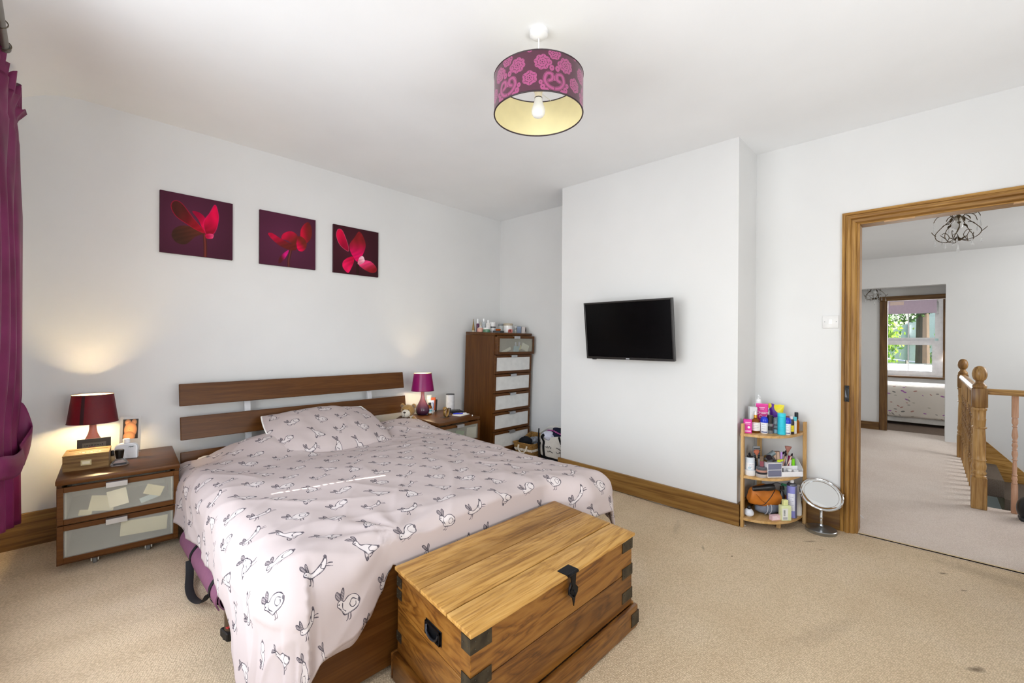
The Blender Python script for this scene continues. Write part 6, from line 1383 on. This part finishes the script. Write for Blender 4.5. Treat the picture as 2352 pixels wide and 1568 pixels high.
# ------------------------------------------------------------------ landing balustrade and stairs
def newel(x, y, label):
    n = thing('newel_post', label, 'newel post', (x, y, .008), 0, 'newel posts of the landing balustrade')
    b = .0425
    MB().box(-b, b, -b, b, 0, .235, .004).build('square_base', W_newel['z'], n)
    L([(0, .235), (.040, .235), (.042, .245), (.036, .252), (.040, .262), (.042, .270), (.034, .284), (.0395, .30), (.041, .32), (.0365, .345), (.036, .36), (.040, .366), (.036, .372), (.036, .40), (.0355, .52), (.0315, .60), (.041, .607), (.041, .612), (.033, .618), (.035, .66), (.037, .672), (.034, .68), (.0355, .72), (.036, .735), (.041, .742), (.041, .754), (.035, .762), (0, .762)], 28).build('turned_shaft', W_newel['z'], n, 50)
    MB().box(-b, b, -b, b, .762, .905, .006, None, 2).build('square_block', W_newel['z'], n)
    L([(0, .905), (.036, .905), (.040, .915), (.039, .925), (.034, .933), (.024, .945), (.022, .955), (.024, .962), (0, .962)], 28).build('neck', W_newel['z'], n, 50)
    L([(0, .958), (.022, .96), (.034, .972), (.041, .995), (.042, 1.015), (.038, 1.040), (.028, 1.060), (.014, 1.070), (0, 1.073)], 28).build('ball_finial', W_newel['z'], n, 60)
    return n
newel(4.850, -.234, 'near turned pine newel post with ball top by the stairs'); 
fn = newel(6.880, -.206, 'far turned pine newel post beside the landing end wall')
proto = None
def spindle(x, y, label, mat):
    s = thing('spindle', label, 'spindle', (x, y, .008)); b = .0165
    MB().box(-b, b, -b, b, 0, .215, .002).build('square_foot', mat, s)
    L([(0, .215), (.013, .215), (.016, .225), (.012, .235), (.0165, .25), (.012, .27), (.012, .275), (.0165, .28), (.011, .29), (.0125, .33), (.0095, .385), (.0165, .391), (.0095, .40), (.0165, .43), (.015, .45), (.010, .463), (.016, .468), (.010, .475), (.0165, .495), (.012, .515), (.010, .52), (.016, .526), (.010, .534), (.0165, .565), (.014, .60), (.010, .628), (.016, .634), (.010, .642), (.0165, .66), (.0165, .685), (.010, .705), (0, .705)], 14).build('turned_middle', mat, s, 50)
    MB().box(-b, b, -b, b, .700, .862, .002).build('square_top', mat, s); return s
sp = spindle(4.880, -.415, 'pinkish single turned spindle right of the near newel post', W_spin['z'])
sp2 = spindle(4.880, -.60, 'pinkish turned spindle beyond the right edge spindle', W_spin['z'])
first = spindle(5.05, -.231, 'pine spindle of the long landing balustrade, seen edge on', W_newel['z']); first['group'] = 'spindles of the long landing balustrade'
for k in range(1, 11):
    d = dup(first); d.location = (5.05+k*.166, -.231+k*.0023, .008)
HR = [(-.030, .0), (.030, .0), (.032, .014), (.026, .034), (.012, .042), (-.012, .042), (-.026, .034), (-.032, .014)]
MBr = MB().sweep(HR, [lambda p: (4.892, -.234+p[0], .868+p[1]), lambda p: (6.838, -.206+p[0], .868+p[1])])
tag(MBr.build('handrail', W_newel['x'], None, 50), 'glossy pine handrail running between the two newel posts', 'handrail')
tag(MB().sweep(HR, [lambda p: (4.88+p[0], -.2765, .868+p[1]), lambda p: (4.88+p[0], -1.4, .868+p[1])]).build('handrail', W_newel['y'], None, 50), 'pine handrail leaving the near newel post above the pinkish spindle', 'handrail')
tag(MB().box(4.893, 6.837, -.264, -.262, .009, .020).build('floor_strip', P('D9D6D0', .4), None), 'thin pale metal strip along the foot of the balustrade', 'strip')
st = thing('staircase', 'carpeted stairs dropping away behind the balustrade', 'stairs', (0, 0, 0))
for k, (xa, xb, ya, yb_, z) in enumerate(((6.935, 7.80, -.52, -.245, -.19), (6.935, 7.80, -.80, -.52, -.38), (6.2, 7.80, -2.4, -.80, -.57), (5.75, 6.935, -2.4, -.27, -.76), (5.45, 5.75, -2.4, -.27, -.95), (5.15, 5.45, -2.4, -.27, -1.14))):
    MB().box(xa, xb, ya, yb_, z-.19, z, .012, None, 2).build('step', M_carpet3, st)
m = MB(); m.prism([(-.245, .02), (-.42, .085), (-.735, -.243), (-1.6, -1.14), (-1.6, -1.5), (-.735, -.60), (-.245, -.25)], 7.792, 7.820, 'x'); m.build('wall_string', W_trunk['y'], st)
vb = thing('vacuum_cleaner', 'black rounded appliance just inside the right picture edge on the landing', 'appliance', (4.735, -.462, .008)); m = MB(); m.ball((0, 0, .085), .085, 20, 14, None, (.8, .62, 1)); m.build('body', P('111113', .3), vb, 60); MB().box(-.05, .05, -.04, .04, 0, .03, .01).build('foot', P('1B1B1D', .5), vb)
# ------------------------------------------------------------------ chandeliers
bronze = P('55452F', .45, .6); crystal = glass('F4F4F4', .0, .25)
def chandelier(loc, s, label, rz):
    c = thing('chandelier', label, 'chandelier', loc, rz, 'bronze leaf chandeliers on the landing'); c.scale = (s, s, s)
    L([(0, 0), (.05, 0), (.048, -.012), (.02, -.022), (0, -.022)][::-1], 20).build('ceiling_cup', bronze, c)
    MB().tube([(0, 0, -.02), (0, 0, -.09)], .005, 8).build('rod', bronze, c)
    MB().tube([(.036*math.cos(k*2*PI/20), .036*math.sin(k*2*PI/20), -.090) for k in range(20)], .004, 6, True).build('top_ring', bronze, c)
    L([(0, -.075), (.019, -.075), (.020, -.120), (0, -.120)][::-1], 16).build('lamp_holder', P('B8B2A6', .4), c)
    MB().ball((0, 0, -.160), .033, 18, 12, None, (1, 1, 1.15)).build('bulb', glass('F6F6F4', .1, .55), c)
    for k in range(5):
        a = k*2*PI/5; R_ = RZ(a)
        def p3(r, z, o=0): return tuple(R_ @ Vector((r, o, z)))
        m = MB(); m.tube(catmull([p3(.036, -.090), p3(.065, -.125, .01), p3(.12, -.185, .02), p3(.150, -.235, .01), p3(.13, -.280, -.01), p3(.07, -.300, -.02), p3(.025, -.282, 0)], 6), .0031, 7)
        m.tube(catmull([p3(.036, -.090), p3(.055, -.062, -.01), p3(.10, -.060, -.02), p3(.135, -.075, -.02), p3(.155, -.115, -.02)], 5), .0028, 6)
        m.tube(catmull([p3(.10, -.060, -.02), p3(.13, -.055, -.03), p3(.155, -.035, -.035)], 4), [.0036]*7+[.0024, .001], 6)
        m.tube(catmull([p3(.07, -.300, -.02), p3(.05, -.255, -.03), p3(.075, -.215, -.03), p3(.10, -.225, -.02)], 5), .0027, 6)
        m.tube(catmull([p3(.145, -.245, .01), p3(.165, -.225, .02), p3(.18, -.205, .03)], 4), [.003]*7+[.002, .001], 6)
        m.build('scroll_arm', bronze, c)
        for (r, z, o, t) in ((.085, -.150, .015, .5), (.035, -.275, .0, -.6), (.065, -.095, .012, .9)):
            lf = MB(); lf.grid(lambda u, v: ((v-.5)*.055, (u-.5)*.028*math.sin(PI*min(1, v*1.08+.02))**.7, .006*math.cos(PI*(u-.5))-.008*(2*v-1)**2), 4, 6)
            for v in lf.bm.verts: v.co = Vector(p3(r, z, o))+(R_ @ RY(t) @ v.co)
            lf.build('leaf', bronze, c, 180)
        for (r, z, o) in ((.155, -.115, -.02), (.150, -.240, .01), (.10, -.225, -.02)):
            q = p3(r, z, o); d = MB(); d.tube([q, (q[0], q[1], q[2]-.030)], .0006, 4); d.lathe([(0, -.095), (.005, -.092), (.0075, -.083), (.0062, -.074), (.0032, -.055), (.0012, -.030), (0, -.028)], 10, q); d.build('crystal_drop', crystal, c)
    L([(0, -.30), (.01, -.298), (.022, -.285), (.018, -.272), (0, -.27)], 14).build('bottom_rose', bronze, c)
    d = MB(); d.tube([(0, 0, -.30), (0, 0, -.325)], .001, 4); d.lathe([(0, -.395), (.006, -.392), (.009, -.38), (.0075, -.37), (.004, -.35), (.001, -.325), (0, -.322)], 10); d.build('crystal_drop', crystal, c)
    return c
chandelier((5.30, -.124, 2.40), .96, 'bronze leaf chandelier with glass drops hanging over the landing', .5)
chandelier((8.075, .640, 2.10), .80, 'small dim leaf chandelier half hidden behind the far lintel', .9)
struct(box(7.95, 8.2, -.08, .85, 2.10, 2.14).build('ceiling_vestibule', M_hall, smooth=0))
# ------------------------------------------------------------------ far bedroom
fb = thing('single_bed', 'white framed single bed under the far bedroom window', 'bed', (9.0, -.9, 0))
MB().box(0, .03, 0, 2.0, .045, .135, .004).build('side_rail', P('E9E7E3', .4), fb)
for x, y in ((.03, .04), (.03, 1.96), (.86, .04), (.86, 1.96)): MB().box(x-.025, x+.025, y-.025, y+.025, 0, .12, .003).build('leg', P('E9E7E3', .4), fb)
MB().box(.03, .9, .0, 2.0, .10, .13).build('slatted_base', P('D9D4C8', .6), fb)
tag(box(9.03, 9.90, -.88, 1.08, .13, .50, .05, None, 3).build('mattress', fabric('E6E3DE'), None), 'white mattress of the single bed in the far bedroom', 'mattress')
m = MB()
def quilt(u, v):
    # v: from hem on the near side, up, over the top
    y = -.89+1.98*u; s = v*1.42
    if s < .40: x, z = 8.985-.012*math.sin(u*31)*(1-s/.4), .125+s
    elif s < .50: a = (s-.40)/.10*PI/2; x, z = 8.985+.065*(1-math.cos(a)), .525+.055*math.sin(a)
    else: x, z = 9.05+(s-.50), .58
    return (x+.004*vnoise(u*14, v*9), y, z+.010*vnoise(u*12, v*10, 3))
m.grid(quilt, 60, 50, uv=lambda u, v: (u*3.3, v*2.4))
o = m.build('quilt', image_mat('scattered_petal_print', petals_tile(), .9), None, 180, recalc=False); o.modifiers.new('thickness', 'SOLIDIFY').thickness = .012
tag(o, 'cream quilt printed with scattered grey and violet petals on the far single bed', 'quilt')
rb_ = thing('roller_blind', 'lilac roller blind part lowered in the far bedroom window', 'blind', (10.575, 0, 0))
MB().box(0, .004, .005, .80, 1.775, 2.02).build('blind_fabric', fabric('CDBACB', .9, 900, .03), rb_); MB().tube([(.002, .0, 2.02), (.002, .81, 2.02)], .016, 12).build('roller', P('E4E0E4', .5), rb_); MB().box(-.004, .006, .005, .80, 1.772, 1.782, .001).build('bottom_bar', P('C8B8C8', .5), rb_); MB().box(-.002, .0, .43, .62, 1.93, 1.995).build('paper_label', P('E6CFC4', .7), rb_)
# ------------------------------------------------------------------ garden beyond the far window
gr = MB(); gr.box(10.75, 60, -30, 30, -3.05, -3.0); struct(gr.build('ground', P('5A7A30', .95, 0, .3), None, 0))
def leafmat(c1, c2):
    n = NT('leaves_'+c1); n.set(.6, 0, .3); oi = n.coords(); nz = n.n('TexNoise'); nz.inputs['Scale'].default_value = 5; n.l(oi, 'Vector', nz, 'Vector'); r = n.ramp([(.35, srgb(c1)), (.65, srgb(c2))]); n.l(nz, 'Fac', r, 'Fac'); n.l(r, 'Color', n.p, 'Base Color')
    t = n.n('BsdfTranslucent'); n.l(r, 'Color', t, 'Color'); mx = n.n('MixShader'); mx.inputs[0].default_value = .35; n.l(n.p, 0, mx, 1); n.l(t, 0, mx, 2); n.l(mx, 0, n.t.nodes['Material Output'], 'Surface'); return n.m
LM = leafmat('4A7A1E', 'B8D84A'); LD = leafmat('22401A', '5A8A30')
bark = P('4A3B2C', .9, 0, .3)
def tree(x, y, z0, h, r, label, mat, n, squash=1., trunk=.16):
    t = thing('tree', label, 'tree', (x, y, z0), 0, 'trees in the garden'); rg = random.Random(int(x*10+y*100))
    MB().lathe([(0, 0), (trunk*1.3, 0), (trunk, h*.3), (trunk*.7, h*.7), (.02, h*.95), (0, h*.95)], 10).build('trunk', bark, t)
    m = MB(); bm = m.bm
    cl = [(rg.gauss(0, r*.45), rg.gauss(0, r*.45), h*.68+rg.gauss(0, r*.45)*squash) for _ in range(16)]
    for k in range(n):
        c = cl[k % 16]; p = Vector((c[0]+rg.gauss(0, r*.22), c[1]+rg.gauss(0, r*.22), c[2]+rg.gauss(0, r*.22)))
        a = Euler((rg.uniform(0, 6), rg.uniform(0, 6), rg.uniform(0, 6))).to_matrix(); s = rg.uniform(.04, .09)
        bm.faces.new([bm.verts.new(p+a @ Vector(q)*s) for q in ((-1, 0, 0), (0, -.5, .1), (1, 0, 0), (0, .5, .1))])
    m.build('foliage', mat, t, 0, recalc=False, kind='stuff')
tree(15.6, 1.62, -3, 5.6, .95, 'bright green tree at the left of the garden view', LM, 9000)
tree(16.9, -.95, -3, 5.6, .80, 'sunlit yellow green tree at the right of the garden view', LM, 8000)
tree(28.0, 3.4, -3, 8.4, 2.8, 'dark tree standing furthest back in the garden', LD, 9000)
tree(15.2, .26, -3, 7.5, .25, 'bare dark trunk in the middle of the garden view', LD, 120, 1, .17)
tree(19.4, 2.6, -3, 6.0, 1.2, 'dense mid green tree behind the bright green one', LD, 7000)
gs = thing('greenhouse', 'pale sunlit glasshouse gable rising among the trees', 'greenhouse', (21.0, -.2, -3)); MB().prism([(-1.7, 0), (1.5, 0), (1.5, 4.6), (-.2, 5.7), (-1.7, 4.7)], 0, 3, 'x').build('gable', P('D8DCE0', .5), gs)
m = MB()
for z in (1.2, 2.2, 3.2, 4.2): m.box(-.05, -.01, -1.7, 1.5, z, z+.06)
for y in (-.9, .1, .9): m.box(-.06, -.01, y, y+.06, 0, 4.9)
m.build('glazing_frame', P('9AA0A4', .5), gs)
sd = thing('shed', 'white garden shed below the trees', 'shed', (16.6, .66, -3)); MB().box(0, 1.2, -.34, .34, 0, 3.62).build('wall', P('EDEDEA', .6), sd); MB().prism([(-.42, 3.60), (.42, 3.70), (.42, 3.78), (-.42, 3.68)], -.1, 1.25, 'x').build('roof', P('C9CBCB', .6), sd)
fc = thing('wire_fence', 'wire garden fence with thin posts in front of the shed', 'fence', (13.6, 0, -3))
for y in (-.6, .5, 1.6): MB().tube([(0, y, 0), (0, y, 3.85)], .025, 8).build('post', P('8A8478', .7), fc)
for z in (3.4, 3.58, 3.78): MB().tube([(0, -.8, z), (0, 2.2, z)], .008, 5).build('wire', P('C8CACC', .4, .7), fc)
